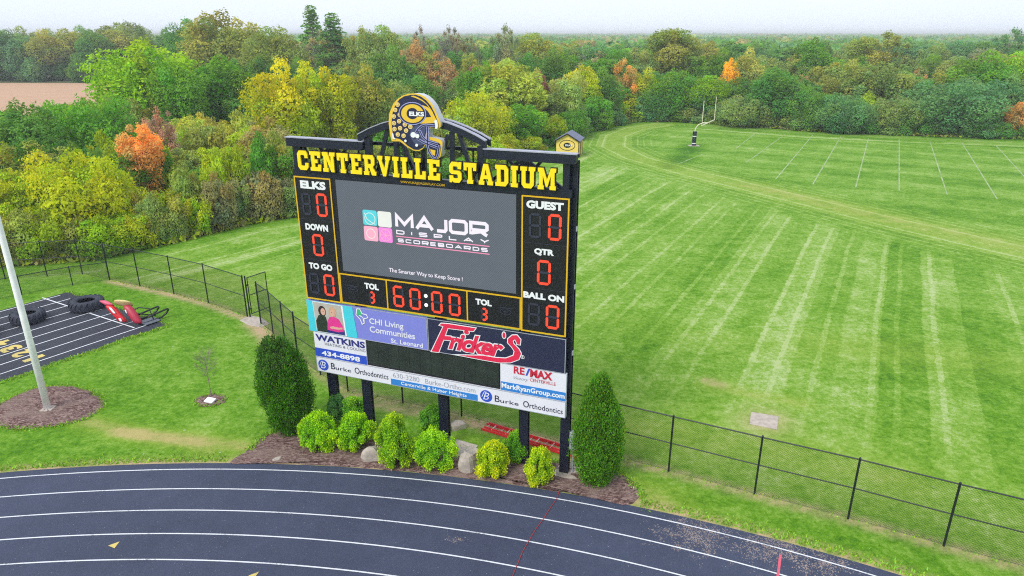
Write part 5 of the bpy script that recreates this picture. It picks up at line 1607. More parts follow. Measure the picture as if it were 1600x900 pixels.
def trunk_mesh(name, seed, lobes, H, r0, m, n_limb=14, lean=0.05, top=0.75):
    r = random.Random(seed); mb = MB()
    n = 6
    pts = [Vector((r.uniform(-lean, lean) * H * i / n, r.uniform(-lean, lean) * H * i / n, H * top * i / n)) for i in range(n + 1)]
    mb.tube(pts, [r0 * (1.35 if i == 0 else 1) * (1 - 0.8 * i / n) for i in range(n + 1)], 7)
    order = list(range(len(lobes))); r.shuffle(order)
    for j in order[:n_limb]:
        c = Vector(lobes[j][:3])
        h = max(0.15, min(0.92, (c.z / (H * top)) * 0.62))
        i = int(h * n); p = pts[i].lerp(pts[min(i + 1, n)], h * n - i)
        mid = p.lerp(c, 0.5) + Vector((0, 0, -0.04 * H))
        q = r0 * (1 - 0.8 * h) * 0.55
        mb.tube([p, mid, c], [q, q * .65, q * .25], 5, caps=False)
        for _ in range(2):
            e = c + Vector((r.uniform(-1, 1), r.uniform(-1, 1), r.uniform(0, 1))) * lobes[j][3]
            mb.tube([mid.lerp(c, .5), e], [q * .4, q * .1], 4, caps=False)
    return mb.mesh(name, m, smooth=True)


VAR = {}


def variant(key, seed, W, H, lobes, n, size, r0=0.22, m=M_LEAF, bark=M_BARK, n_limb=14, **kw):
    VAR.setdefault(key, []).append((W, H, crown_mesh('crown', seed, lobes, n, size, m, **kw), trunk_mesh('trunk', seed, lobes, H, r0, bark, n_limb)))


rp = random.Random(21)
for s_ in range(4):      # broad round crowns
    variant('round', 100 + s_, 8, 10, lobes_round(rp, 8, 10, 1.2, 46 + 5 * s_, squash=1.0), 17000, 0.20)
for s_ in range(3):      # taller ovals
    variant('oval', 120 + s_, 6, 11, lobes_round(rp, 6, 11, 1.2, 36, rad=(0.24, 0.4), squash=1.0), 15000, 0.19)
for s_ in range(3):      # low and broad
    variant('broad', 130 + s_, 12, 7.5, lobes_round(rp, 12, 7.5, 0.2, 64, rad=(0.16, 0.26), squash=1.0), 19000, 0.21)
for s_ in range(2):      # thin, half bare crowns
    variant('sparse', 140 + s_, 7, 11, lobes_round(rp, 7, 11, 2.2, 34, rad=(0.2, 0.3)), 7000, 0.19, n_limb=30, r0=0.2, bark=M_BARK, depth=(0.2, 1.1))
for s_ in range(2):      # feathery, willow-like
    variant('feather', 150 + s_, 8, 10, lobes_round(rp, 8, 10, 1.0, 60, squash=1.3, rad=(0.14, 0.24)), 15000, 0.18, elong=2.0, up=0.1)
for s_ in range(3):      # shrubs down to the ground
    variant('shrub', 160 + s_, 4, 3, lobes_round(rp, 4, 3.2, -0.3, 26, rad=(0.22, 0.4)), 9000, 0.125, r0=0.07, n_limb=18)
for s_ in range(2):      # dry weedy shrubs
    variant('scrub', 170 + s_, 4, 3, lobes_round(rp, 4, 3.0, -0.2, 30, squash=1.2, rad=(0.16, 0.3)), 6500, 0.11, r0=0.05, n_limb=30, elong=2.2, depth=(0.15, 1.1), bark=M_BARK)
# maples seen close, with finer leaves and open branching
for s_ in range(2):
    variant('maple', 180 + s_, 8, 8, lobes_round(rp, 8, 8, 1.5, 58, squash=0.6, rad=(0.16, 0.26)), 20000, 0.17, r0=0.16, n_limb=40, m=M_LEAFN)


def conifer_lobes(r, W, H):
    L_ = []
    z = 0.12 * H
    while z < H * 0.98:
        f = 1 - z / H
        for k in range(int(4 + 5 * f)):
            a = r.uniform(0, 6.28); q = W / 2 * f ** 0.62 * r.uniform(0.5, 1.0)
            L_.append((math.cos(a) * q * .6, math.sin(a) * q * .6, z - q * 0.12, max(.42, q * 0.55), max(.42, q * 0.3)))
        z += H * 0.05
    return np.array(L_)


variant('conifer', 190, 6, 14, conifer_lobes(rp, 6, 14), 8000, 0.2, r0=0.2, elong=2.2)
variant('conifer', 191, 6.5, 14, conifer_lobes(rp, 6.5, 14), 8000, 0.2, r0=0.2, elong=2.2)

LABELS = {}


def unique(label, w=0, h=0, Y=0):
    """a look-alike in the same spot gets the word that truly sets it apart from the one already there"""
    if label not in LABELS:
        LABELS[label] = (w, h, Y); return label
    W0, H0, Y0 = LABELS[label]
    a, b_, c = ('taller' if h > H0 else 'shorter'), ('wider' if w > W0 else 'narrower'), ('farther' if Y > Y0 else 'nearer')
    for p in (a, b_, c, a + ' ' + b_, a + ' ' + c, b_ + ' ' + c, a + ' ' + b_ + ' ' + c):
        q = p + ' ' + label
        if q not in LABELS:
            LABELS[q] = (w, h, Y); return q
    return label


def plant(kind, x, y, w, h, col, name, label, cat, group, rz=None, seed=0):
    if kind in ('round', 'oval', 'feather', 'maple') and w / h > 1.15: kind = 'broad'
    W, H, cm, tm = VAR[kind][seed % len(VAR[kind])]
    root = thing(name, unique(label, w, h, y), cat, (x, y, 0), rp.uniform(0, 6.28) if rz is None else rz, group)
    root.scale = (w / W, w / W * rp.uniform(.92, 1.08), h / H)
    t = link('trunk', tm, None, root)
    c = link('crown' if cat == 'tree' else 'foliage', cm, None, root)
    c.color = (*col, 1)
    if cat != 'tree': t.name = 'stem'
    return root


G_ = dict(green=(102, 150, 50), bright=(134, 172, 40), yg=(158, 174, 42), yellow=(176, 184, 40), gold=(214, 184, 56), olive=(144, 154, 74), dull=(130, 152, 84), dark=(98, 146, 66), blue=(102, 146, 92),
          mid=(98, 142, 64), orange=(196, 158, 92), rust=(172, 150, 104), pinkred=(168, 132, 112), red=(148, 100, 98), brown=(154, 146, 96), pale=(156, 172, 92), grey=(138, 144, 108), paleyg=(172, 180, 76), purple=(142, 138, 124))
CN = dict(green='green', bright='bright green', yg='yellow green', yellow='yellow', gold='golden yellow', olive='olive', dull='dull green', dark='dark green', blue='blue green', mid='mid green', orange='orange', rust='rusty brown',
          pinkred='pinkish red', red='dark red', brown='brown', pale='pale green', grey='grey green', paleyg='pale yellow green', purple='bare purplish')
LK = 1.35


def colour(c, jit=0.06):
    r_, g_, b_ = lin(*G_[c], LK)
    k = rp.uniform(1 - jit * 2, 1 + jit * 2)
    return (r_ * k * rp.uniform(1 - jit, 1 + jit), g_ * k, b_ * k * rp.uniform(1 - jit, 1 + jit))


def tree_px(px, ytop, Y, wpx, kind, c, label, cat='tree', name='tree', group='trees beyond the playing field', seed=None):
    """a tree Y metres ahead whose top shows at (px, ytop) and whose crown is wpx wide in the photograph"""
    _, ztop = at_depth(px, Y, ytop)
    h = max(1.0, ztop)
    x = px_x(px, Y, h * 0.6)
    depth = Y * math.cos(PITCH) - (h * 0.6 - CAM_H) * math.sin(PITCH)
    w = wpx * depth / FPX
    return plant(kind, x, Y, w, h, colour(c), name, label, cat, group, seed=rp.randrange(9) if seed is None else seed)


T = tree_px
# --- the trees one would point to first
T(108, 238, 47.5, 190, 'maple', 'yellow', 'yellow green maple with a forked pale trunk behind the low fence corner')
T(30, 262, 45.5, 100, 'maple', 'yg', 'leafy yellow green maple cut by the left edge above the tall pole')
T(185, 330, 46.5, 105, 'feather', 'bright', 'low feathery bright green tree just behind the fence corner')
T(135, 150, 66, 165, 'round', 'green', 'wide rounded green tree below the tan field')
T(40, 160, 60, 130, 'round', 'mid', 'dark leafy tree at the left edge below the tan field')
T(60, 215, 54, 120, 'sparse', 'olive', 'thin olive tree with bare branches at the left edge')
T(220, 183, 57, 66, 'oval', 'orange', 'small bright orange tree in the middle of the undergrowth')
T(252, 163, 66, 48, 'sparse', 'pinkred', 'thin dusty red tree standing behind the orange tree')
T(232, 62, 88, 150, 'round', 'bright', 'big bright green tree with yellow tips beside the tan field')
T(288, 95, 84, 90, 'round', 'green', 'green tree joined to the right side of the big bright tree')
T(342, 86, 90, 120, 'round', 'green', 'rounded green tree left of the big yellow tree')
T(375, 130, 88, 80, 'round', 'mid', 'lower mid green tree left of the big yellow tree')
T(446, 98, 74, 112, 'round', 'yellow', 'big yellow tree behind the left end of the scoreboard')
T(510, 95, 78, 100, 'round', 'yellow', 'second yellow tree, right of the biggest yellow one')
T(576, 106, 84, 96, 'round', 'olive', 'olive yellow tree left of the helmet sign')
T(415, 180, 66, 80, 'sparse', 'brown', 'brown thinning tree under the big yellow tree')
T(455, 226, 57, 56, 'oval', 'green', 'narrow bright green tree touching the left edge of the scoreboard')
T(612, 120, 92, 90, 'sparse', 'dull', 'thin dull tree directly left of the helmet sign')
T(490, 8, 172, 100, 'conifer', 'dark', 'tallest dark spruce on the skyline', name='spruce_tree', group='spruces on the skyline')
T(522, 20, 165, 110, 'conifer', 'dark', 'lower spruce just right of the tallest spruce', name='spruce_tree', group='spruces on the skyline')
T(352, 18, 150, 120, 'round', 'olive', 'large olive tree rising over the skyline left of the spruces')
T(300, 30, 165, 70, 'round', 'dark', 'dark tree at the left shoulder of the large olive skyline tree')
T(428, 42, 135, 90, 'round', 'olive', 'rounded olive tree below and left of the spruces')
T(745, 96, 98, 60, 'round', 'green', 'small dark green tree left of the red sumac')
T(742, 96, 112, 26, 'oval', 'red', 'little red tree showing above the pale willow like trees')
T(790, 90, 98, 130, 'feather', 'paleyg', 'pale green willow like tree right of the helmet sign')
T(742, 148, 84, 120, 'feather', 'yg', 'soft yellow green tree behind the scoreboard arch')
T(812, 158, 88, 86, 'feather', 'green', 'soft green tree right of the scoreboard arch')
T(700, 175, 80, 80, 'feather', 'pale', 'pale tree showing just right of the helmet sign')
T(858, 130, 100, 76, 'sparse', 'dull', 'dull green thinning tree behind the yellow shed')
T(844, 104, 104, 30, 'oval', 'red', 'dark red tree above the yellow shed')
T(873, 116, 106, 22, 'oval', 'pinkred', 'narrow pinkish red tree right of the dark red tree')
T(868, 178, 92, 40, 'feather', 'yg', 'low yellow green bush tree directly behind the shed roof')
T(908, 102, 112, 56, 'round', 'yellow', 'yellow tree right of the shed with a hanging yellow branch')
T(886, 170, 98, 70, 'round', 'green', 'green thicket tree at the corner of the mown field')
T(940, 85, 124, 66, 'oval', 'green', 'green tree left of the thin orange tree')
T(976, 86, 122, 44, 'sparse', 'orange', 'thin orange tree at the head of the field')
T(1012, 108, 124, 62, 'round', 'yg', 'yellow green tree right of the thin orange tree')
T(1050, 36, 150, 84, 'oval', 'olive', 'tall airy olive tree rising over the skyline beyond the goal post', seed=0)
T(1062, 112, 121, 92, 'round', 'green', 'deep green tree left of the goal post')
T(1105, 118, 119, 66, 'round', 'bright', 'bright green tree directly behind the goal post')
T(1141, 87, 128, 36, 'oval', 'gold', 'brilliant golden yellow tree right of the goal post')
T(1125, 112, 122, 28, 'sparse', 'orange', 'small orange tree touching the golden tree')
T(1168, 78, 130, 66, 'round', 'pale', 'pale olive tree right of the golden tree')
T(1214, 104, 112, 96, 'round', 'dark', 'dark green tree at the edge of the yard lines')
T(1262, 136, 108, 84, 'round', 'mid', 'leafy mid green tree right of the dark green tree')
T(1248, 112, 118, 28, 'oval', 'rust', 'small rusty tree above the leafy mid green tree')
T(1268, 54, 150, 60, 'oval', 'green', 'upright green tree on the skyline right of centre')
T(1345, 50, 152, 46, 'oval', 'olive', 'left one of the two tall olive skyline trees at the right')
T(1378, 42, 154, 84, 'sparse', 'olive', 'right one of the two tall olive skyline trees at the right', seed=1)
T(1302, 92, 124, 84, 'round', 'olive', 'olive tree between the skyline trees and the field')
T(1350, 100, 116, 92, 'feather', 'olive', 'soft olive tree with an orange glow inside')
T(1385, 92, 112, 100, 'feather', 'dull', 'soft dull green tree in the middle of the right tree line')
T(1433, 106, 122, 36, 'sparse', 'rust', 'thin rusty tree left of the big dark trees at the right')
T(1462, 114, 114, 70, 'round', 'olive', 'olive tree left of the big blue green tree')
T(1492, 122, 104, 160, 'round', 'blue', 'big blue green tree at the edge of the field at the right')
T(1538, 84, 112, 116, 'round', 'green', 'high rounded green tree behind the big blue green tree')
T(1590, 80, 118, 80, 'round', 'bright', 'bright green tree cut by the right edge')
T(1592, 156, 99, 44, 'round', 'orange', 'orange tinted shrub tree at the right edge of the field')
T(1575, 120, 106, 70, 'round', 'blue', 'blue green tree cut by the right edge')
T(1575, 38, 190, 56, 'sparse', 'blue', 'tall blue green tree on the skyline at the right edge')
T(1320, 150, 104, 90, 'round', 'blue', 'dark blue green tree at the field edge under the soft olive trees')
T(1400, 150, 104, 90, 'round', 'dull', 'low dull green tree at the field edge right of the soft olive trees')
T(1160, 150, 112, 90, 'round', 'dull', 'low dull green tree right of the goal post uprights')
T(1030, 140, 120, 70, 'round', 'dark', 'dark low tree at the head of the field')
T(702, 33, 140, 40, 'sparse', 'purple', 'half bare purplish tree on the skyline above the helmet sign')
T(738, 48, 142, 34, 'sparse', 'grey', 'grey thinning tree right of the bare purplish tree')
T(788, 30, 140, 50, 'sparse', 'grey', 'airy grey tree on the skyline right of the helmet sign')
T(655, 36, 146, 30, 'sparse', 'purple', 'slim half bare tree left of the bare purplish one')
T(645, 62, 128, 56, 'round', 'rust', 'rusty brown tree above the helmet sign')
T(600, 40, 138, 80, 'round', 'dull', 'dull green tree on the skyline right of the spruces')
T(565, 34, 140, 60, 'sparse', 'olive', 'thin olive skyline tree right of the spruces')
T(616, 74, 120, 80, 'round', 'dark', 'dark green tree above and left of the helmet sign')
T(690, 78, 124, 60, 'sparse', 'rust', 'brown thinning tree above and right of the helmet sign')
T(835, 52, 150, 90, 'round', 'olive', 'olive tree on the skyline above the shed')

# --- filling rows: colours follow the photograph from left to right
LAND = [(0, 'the tall pole'), (85, 'the tan field'), (230, 'the big bright tree'), (345, 'the big olive tree'), (460, 'the big yellow tree'), (510, 'the spruces'), (655, 'the helmet sign'), (770, 'the arch end'),
        (880, 'the yellow shed'), (975, 'the thin orange tree'), (1100, 'the goal post'), (1141, 'the golden tree'), (1240, 'the first yard lines'), (1360, 'the tall olive pair'), (1490, 'the blue green tree'), (1600, 'the right edge')]


def place_words(px):
    x, n = min(LAND, key=lambda q: abs(q[0] - px))
    d = px - x
    if abs(d) < 14: return 'in line with ' + n
    return ('just ' if abs(d) < 34 else '') + ('left of ' if d < 0 else 'right of ') + n


def row(xs, ytop, Y, w, cols, kinds, where, group, cat='tree', name='tree', jx=10, jy=7):
    for i, px in enumerate(xs):
        px += rp.uniform(-jx, jx)
        yt = (ytop(px) if callable(ytop) else ytop) + rp.uniform(-jy, jy)
        YY = (Y(px) if callable(Y) else Y) * rp.uniform(0.97, 1.03)
        c = cols(px) if callable(cols) else rp.choice(cols)
        k = rp.choice(kinds)
        wd = w * rp.uniform(0.8, 1.25)
        word = {'round': 'rounded', 'oval': 'upright', 'sparse': 'thin', 'feather': 'soft', 'shrub': 'bushy', 'scrub': 'weedy', 'maple': 'leafy'}[k]
        T(px, yt, YY, wd, k, c, f"{word} {CN[c]} {'shrub' if cat == 'shrub' else 'tree'} {where}, {place_words(px)}", cat, name, group)


ip = lambda xs, ys: (lambda x: float(np.interp(x, xs, ys)))
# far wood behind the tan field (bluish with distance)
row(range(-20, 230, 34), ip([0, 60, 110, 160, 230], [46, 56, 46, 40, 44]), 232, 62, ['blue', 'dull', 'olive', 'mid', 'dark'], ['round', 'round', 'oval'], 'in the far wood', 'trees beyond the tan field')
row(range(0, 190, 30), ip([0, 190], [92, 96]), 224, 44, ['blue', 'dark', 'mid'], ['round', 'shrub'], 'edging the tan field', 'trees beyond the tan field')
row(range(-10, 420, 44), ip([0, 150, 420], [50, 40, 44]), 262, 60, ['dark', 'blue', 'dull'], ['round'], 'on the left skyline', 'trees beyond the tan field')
# skyline and middle rows behind the board
row(range(390, 880, 34), ip([390, 500, 600, 700, 880], [60, 50, 48, 56, 60]), 170, 50, ['dull', 'olive', 'dark', 'grey', 'mid'], ['round', 'oval', 'sparse'], 'in the back row', 'back row of trees behind the scoreboard')
row(range(380, 880, 40), ip([380, 600, 880], [88, 84, 84]), 128, 56, ['dark', 'mid', 'dull', 'olive', 'rust'], ['round', 'sparse'], 'in the middle row', 'middle row of trees behind the scoreboard')
row(range(540, 900, 42), ip([540, 900], [128, 112]), 104, 60, ['dull', 'olive', 'pale', 'mid'], ['round', 'feather'], 'in the near row', 'near row of trees behind the scoreboard')
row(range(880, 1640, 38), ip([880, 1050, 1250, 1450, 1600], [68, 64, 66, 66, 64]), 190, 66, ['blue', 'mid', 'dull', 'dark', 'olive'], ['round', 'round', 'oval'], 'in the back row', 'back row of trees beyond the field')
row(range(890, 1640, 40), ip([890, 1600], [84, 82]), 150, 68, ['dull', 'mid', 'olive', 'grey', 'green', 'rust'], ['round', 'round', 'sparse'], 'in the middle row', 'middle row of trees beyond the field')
row(range(900, 1640, 36), 114, ip([900, 1010, 1200, 1600], [114, 125, 121, 110]), 60, ['green', 'dull', 'mid', 'olive', 'dark'], ['round', 'feather'], 'in the near row', 'near row of trees beyond the field')
# undergrowth right along the field edge
fy = lambda off: (lambda px: None)


def edge_row(pxs, hpx, off, w, cols, kinds, where, group):
    """shrubs set just behind the mown edge"""
    for px in pxs:
        px += rp.uniform(-9, 9)
        Y = 60.0
        for _ in range(12): Y = edge_y(px_x(px, Y, 0.0)) + off
        Y += rp.uniform(0, 0.9)
        h = hpx * rp.uniform(0.75, 1.3)
        _, z = at_depth(px, Y, 100)
        dpt = Y * math.cos(PITCH) + CAM_H * math.sin(PITCH)
        hm, wm = h * dpt / FPX, w * rp.uniform(.8, 1.25) * dpt / FPX
        c = rp.choice(cols); k = rp.choice(kinds)
        x = px_x(px, Y, 0)
        word = {'shrub': 'bushy', 'scrub': 'weedy', 'round': 'rounded'}[k]
        plant(k, x, Y, wm, hm, colour(c), 'shrub', f"{word} {CN[c]} shrub {where}, {place_words(px)}", 'shrub', group, seed=rp.randrange(9))


edge_row(range(905, 1640, 30), 26, 0.9, 44, ['dark', 'green', 'mid', 'blue', 'dull'], ['shrub'], 'at the field edge', 'shrubs along the far field edge')
edge_row(range(915, 1640, 38), 44, 3.5, 54, ['dark', 'mid', 'green', 'yg', 'blue'], ['shrub'], 'under the far trees', 'shrubs along the far field edge')
edge_row(range(690, 905, 34), 34, 1.5, 50, ['green', 'mid', 'yg', 'dull'], ['shrub'], 'behind the scoreboard', 'shrubs along the far field edge')
edge_row(range(236, 470, 20), 62, 1.0, 50, ['brown', 'grey', 'dull', 'olive', 'yg'], ['scrub', 'scrub', 'shrub'], 'edging the grass', 'scrub at the left field edge')
edge_row(range(215, 470, 26), 86, 3.6, 60, ['olive', 'green', 'yg', 'yg', 'green'], ['shrub', 'scrub', 'shrub'], 'second from the grass', 'scrub at the left field edge')
edge_row(range(-112, 230, 34), 60, 1.0, 66, ['yg', 'bright', 'olive', 'yg'], ['shrub', 'scrub'], 'behind the left fence', 'scrub at the left field edge')
row(range(230, 470, 30), 262, ip([230, 470], [57, 60]), 58, ['green', 'olive', 'yg', 'mid', 'yg'], ['shrub', 'scrub'], 'third from the grass', 'scrub in the left undergrowth', 'shrub', 'shrub', jy=10)
row(range(245, 470, 32), 228, ip([230, 470], [62, 65]), 62, ['yellow', 'yg', 'olive', 'yg', 'paleyg'], ['shrub', 'maple'], 'in the middle scrub', 'scrub in the left undergrowth', 'shrub', 'shrub', jy=8)
row(range(265, 460, 34), 200, ip([230, 470], [70, 72]), 66, ['paleyg', 'bright', 'yg', 'olive', 'pale'], ['shrub', 'scrub'], 'in the upper scrub', 'scrub in the left undergrowth', 'shrub', 'shrub', jy=7)
row(range(290, 440, 34), 182, 79, 60, ['pale', 'paleyg', 'dull', 'olive'], ['shrub', 'feather'], 'below the green trees', 'scrub in the left undergrowth', 'shrub', 'shrub', jy=5)
row(range(-10, 300, 38), ip([0, 300], [178, 150]), ip([0, 300], [78, 84]), 70, ['mid', 'green', 'bright', 'olive'], ['shrub', 'round'], 'nearest the tan field', 'scrub in the left undergrowth', 'shrub', 'shrub', jy=6)
row(range(-92, 240, 36), 225, ip([0, 240], [55, 58]), 70, ['green', 'mid', 'yg'], ['shrub', 'round'], 'among the left trees', 'scrub in the left undergrowth', 'shrub', 'shrub', jy=12)
row(range(-20, 240, 34), 300, ip([0, 240], [49.5, 51.5]), 66, ['yg', 'olive', 'green', 'brown'], ['shrub', 'maple'], 'under the left maple', 'scrub in the left undergrowth', 'shrub', 'shrub', jy=12)
row(range(470, 700, 36), ip([470, 700], [225, 205]), ip([470, 700], [64, 80]), 66, ['green', 'olive', 'mid'], ['shrub', 'feather'], 'behind the title letters', 'shrubs behind the scoreboard', 'shrub', 'shrub')


# far-off wood to the horizon: one mass
def distant_woods():
    r = np.random.default_rng(5)
    Cs, Ns, Ss, Ts = [], [], [], []
    D = 200.0
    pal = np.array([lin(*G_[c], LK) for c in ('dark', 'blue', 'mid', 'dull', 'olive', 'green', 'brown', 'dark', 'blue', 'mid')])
    while D < 4200:
        sp = 9 * (D / 220) ** 0.55
        n = int(2.1 * D * 1.0 / sp) + 4
        x = (np.arange(n) - n / 2) * sp + r.uniform(-.5, .5, n) * sp
        y = D + r.uniform(-.4, .4, n) * sp * 2
        R_ = sp * r.uniform(0.5, 0.85, n); Hh = r.uniform(7.5, 11.5, n) + (D < 330) * r.uniform(-1, 1.5, n)
        left = (x < -60) & (y < 236)
        ok = ~left
        x, y, R_, Hh = x[ok], y[ok], R_[ok], Hh[ok]
        q = int(max(26, 130 * (220 / D) ** 0.55))
        for i in range(len(x)):
            d = norm(r.normal(size=(q, 3)) + np.array([0, -0.2, 0.35])); d[:, 2] = np.abs(d[:, 2]) * 1.0 - 0.15
            lump = 1 + 0.22 * np.sin(d[:, 0] * 7 + i) * np.sin(d[:, 2] * 6 + i * 2)
            c = np.array([x[i], y[i], Hh[i] * 0.5]) + d * np.array([R_[i], R_[i], Hh[i] * 0.5]) * (lump * r.uniform(.75, 1.05, q))[:, None]
            Cs.append(c); Ns.append(norm(d + r.normal(size=d.shape) * 0.5)); Ss.append(np.full((q, 1), R_[i] * 3.4 / math.sqrt(q)))
            col = pal[r.integers(len(pal))] * r.uniform(.8, 1.2)
            Ts.append(col[None] * r.uniform(.75, 1.25, (q, 1)))
        D *= 1.052 if D > 300 else 1.07
    C, N2, S, T2 = map(np.concatenate, (Cs, Ns, Ss, Ts))
    t = norm(np.cross(N2, r.normal(size=C.shape))); b_ = np.cross(N2, t)
    s = S * r.uniform(.7, 1.3, S.shape)
    P = np.stack([C - t * s * .6, C - b_ * s * .45, C + t * s * .6, C + b_ * s * .45], 1)
    me = fast_quads('distant_woods', P, T2, M_LEAF)
    o = link('distant_woods', me)
    o.color = (1, 1, 1, 1)
    tag(o, 'mass of far off wood reaching to the hazy horizon', kind='stuff')


distant_woods()

# rank growth under the trees: one mass of leafy ground cover
def ground_cover():
    r = np.random.default_rng(9)
    n = 60000
    x = np.concatenate([r.uniform(-70, 0, n // 2), r.uniform(-10, 110, n // 2)])
    ey = np.interp(x, EX, EY)
    y = ey + np.abs(r.normal(size=n)) * 7 + r.uniform(-0.25, 0.3, n)
    z = r.uniform(0.0, 0.55, n) * np.clip((y - ey) / 1.2 + 0.4, 0.25, 1)
    C = np.stack([x, y, z + 0.04], 1)
    Nn = norm(r.normal(size=C.shape) * .7 + np.array([0, -.2, .7]))
    P = leaf_quads(C, Nn, 0.26, r, 1.8)
    pal = np.array([lin(*G_[c], LK) for c in ('green', 'olive', 'yg', 'brown', 'dull', 'mid')])
    blk = (np.sin(x * .35) + np.sin(x * .13 + y * .21) + 2) / 4 * 5
    T2 = pal[np.clip((blk + r.normal(size=n) * .9).astype(int), 0, 5)] * r.uniform(.7, 1.25, (n, 1))
    o = link('undergrowth', fast_quads('undergrowth', P, T2, M_LEAF)); o.color = (1, 1, 1, 1)
    tag(o, 'low leafy undergrowth and weeds covering the ground beneath the trees', kind='stuff')


ground_cover()


# longer grass where the mower does not reach: track edge, mulch rims, fence feet
def grass_fringe():
    r = np.random.default_rng(11)
    pts = []
    for a0, a1, n in ((50, 71, 2600), (89.5, 120, 3200)):
        a = np.radians(r.uniform(a0, a1, n)); q = TR0 + 0.40 + np.abs(r.normal(size=n)) * 0.22
        pts.append(np.stack([TC[0] + q * np.cos(a), TC[1] + q * np.sin(a)], 1))

    def along(line, n, w):
        L_ = np.array(line); seg = np.diff(L_, axis=0); ln = np.hypot(*seg.T); k = r.choice(len(seg), n, p=ln / ln.sum())
        return L_[k] + seg[k] * r.random((n, 1)) + r.normal(size=(n, 2)) * w
    pts.append(along(FENCE_RUN, 700, 0.10)); pts.append(along(FENCE_MAIN, 400, 0.08)); pts.append(along(FENCE_SIDE, 200, 0.08))
    pts.append(along([(p.x, p.y) for p in near[:32]], 3200, 0.09))
    pts.append(along([(PB.x, PB.y), (PA.x, PA.y)], 900, 0.08))
    ring = [(-20.3, 23.4), (-20.25, 24.7), (-19.6, 25.5), (-18.6, 25.6), (-17.3, 25.1), (-16.5, 24.5), (-16.1, 23.8), (-16.3, 22.95), (-17.2, 22.4), (-18.4, 22.25), (-19.4, 22.55), (-20.3, 23.4)]
    pts.append(along(ring, 1800, 0.10))
    pts.append(along([(-12.75, 24.4), (-12.2, 24.95), (-11.5, 24.55), (-11.8, 23.92), (-12.5, 24.0), (-12.75, 24.4)], 500, 0.05))
    pts.append(along([(-9.3, 20.9), (-8.95, 22.0), (-7.9, 22.4), (-6.6, 22.4), (-5.2, 21.7), (-3.6, 21.3), (-1.6, 21.0), (0.2, 20.45), (1.9, 20.1), (3.6, 19.6), (4.15, 18.5), (4.2, 17.6)], 2600, 0.09))
    Pp = np.concatenate(pts); n = len(Pp)
    C = np.column_stack([Pp, np.zeros(n)])
    h = r.uniform(0.03, 0.09, (n, 1)); w = r.uniform(0.012, 0.03, (n, 1))
    a = r.uniform(0, 6.28, n); t = np.stack([np.cos(a), np.sin(a), np.zeros(n)], 1)
    up = np.stack([r.normal(size=n) * .35, r.normal(size=n) * .35, np.ones(n)], 1)
    P = np.stack([C - t * w, C + t * w, C + t * w * .5 + up * h, C - t * w * .5 + up * h * .9], 1)
    T2 = np.array(lin(128, 172, 60, 1.25))[None] * r.uniform(.6, 1.35, (n, 1)) * np.stack([r.uniform(.8, 1.4, n), np.ones(n), np.ones(n)], 1)
    o = link('grass_fringe', fast_quads('grass_fringe', P, T2, M_LEAFN)); o.color = (1, 1, 1, 1)
    tag(o, 'longer grass tufts along the track edge, mulch rims and fence feet', kind='stuff')


grass_fringe()


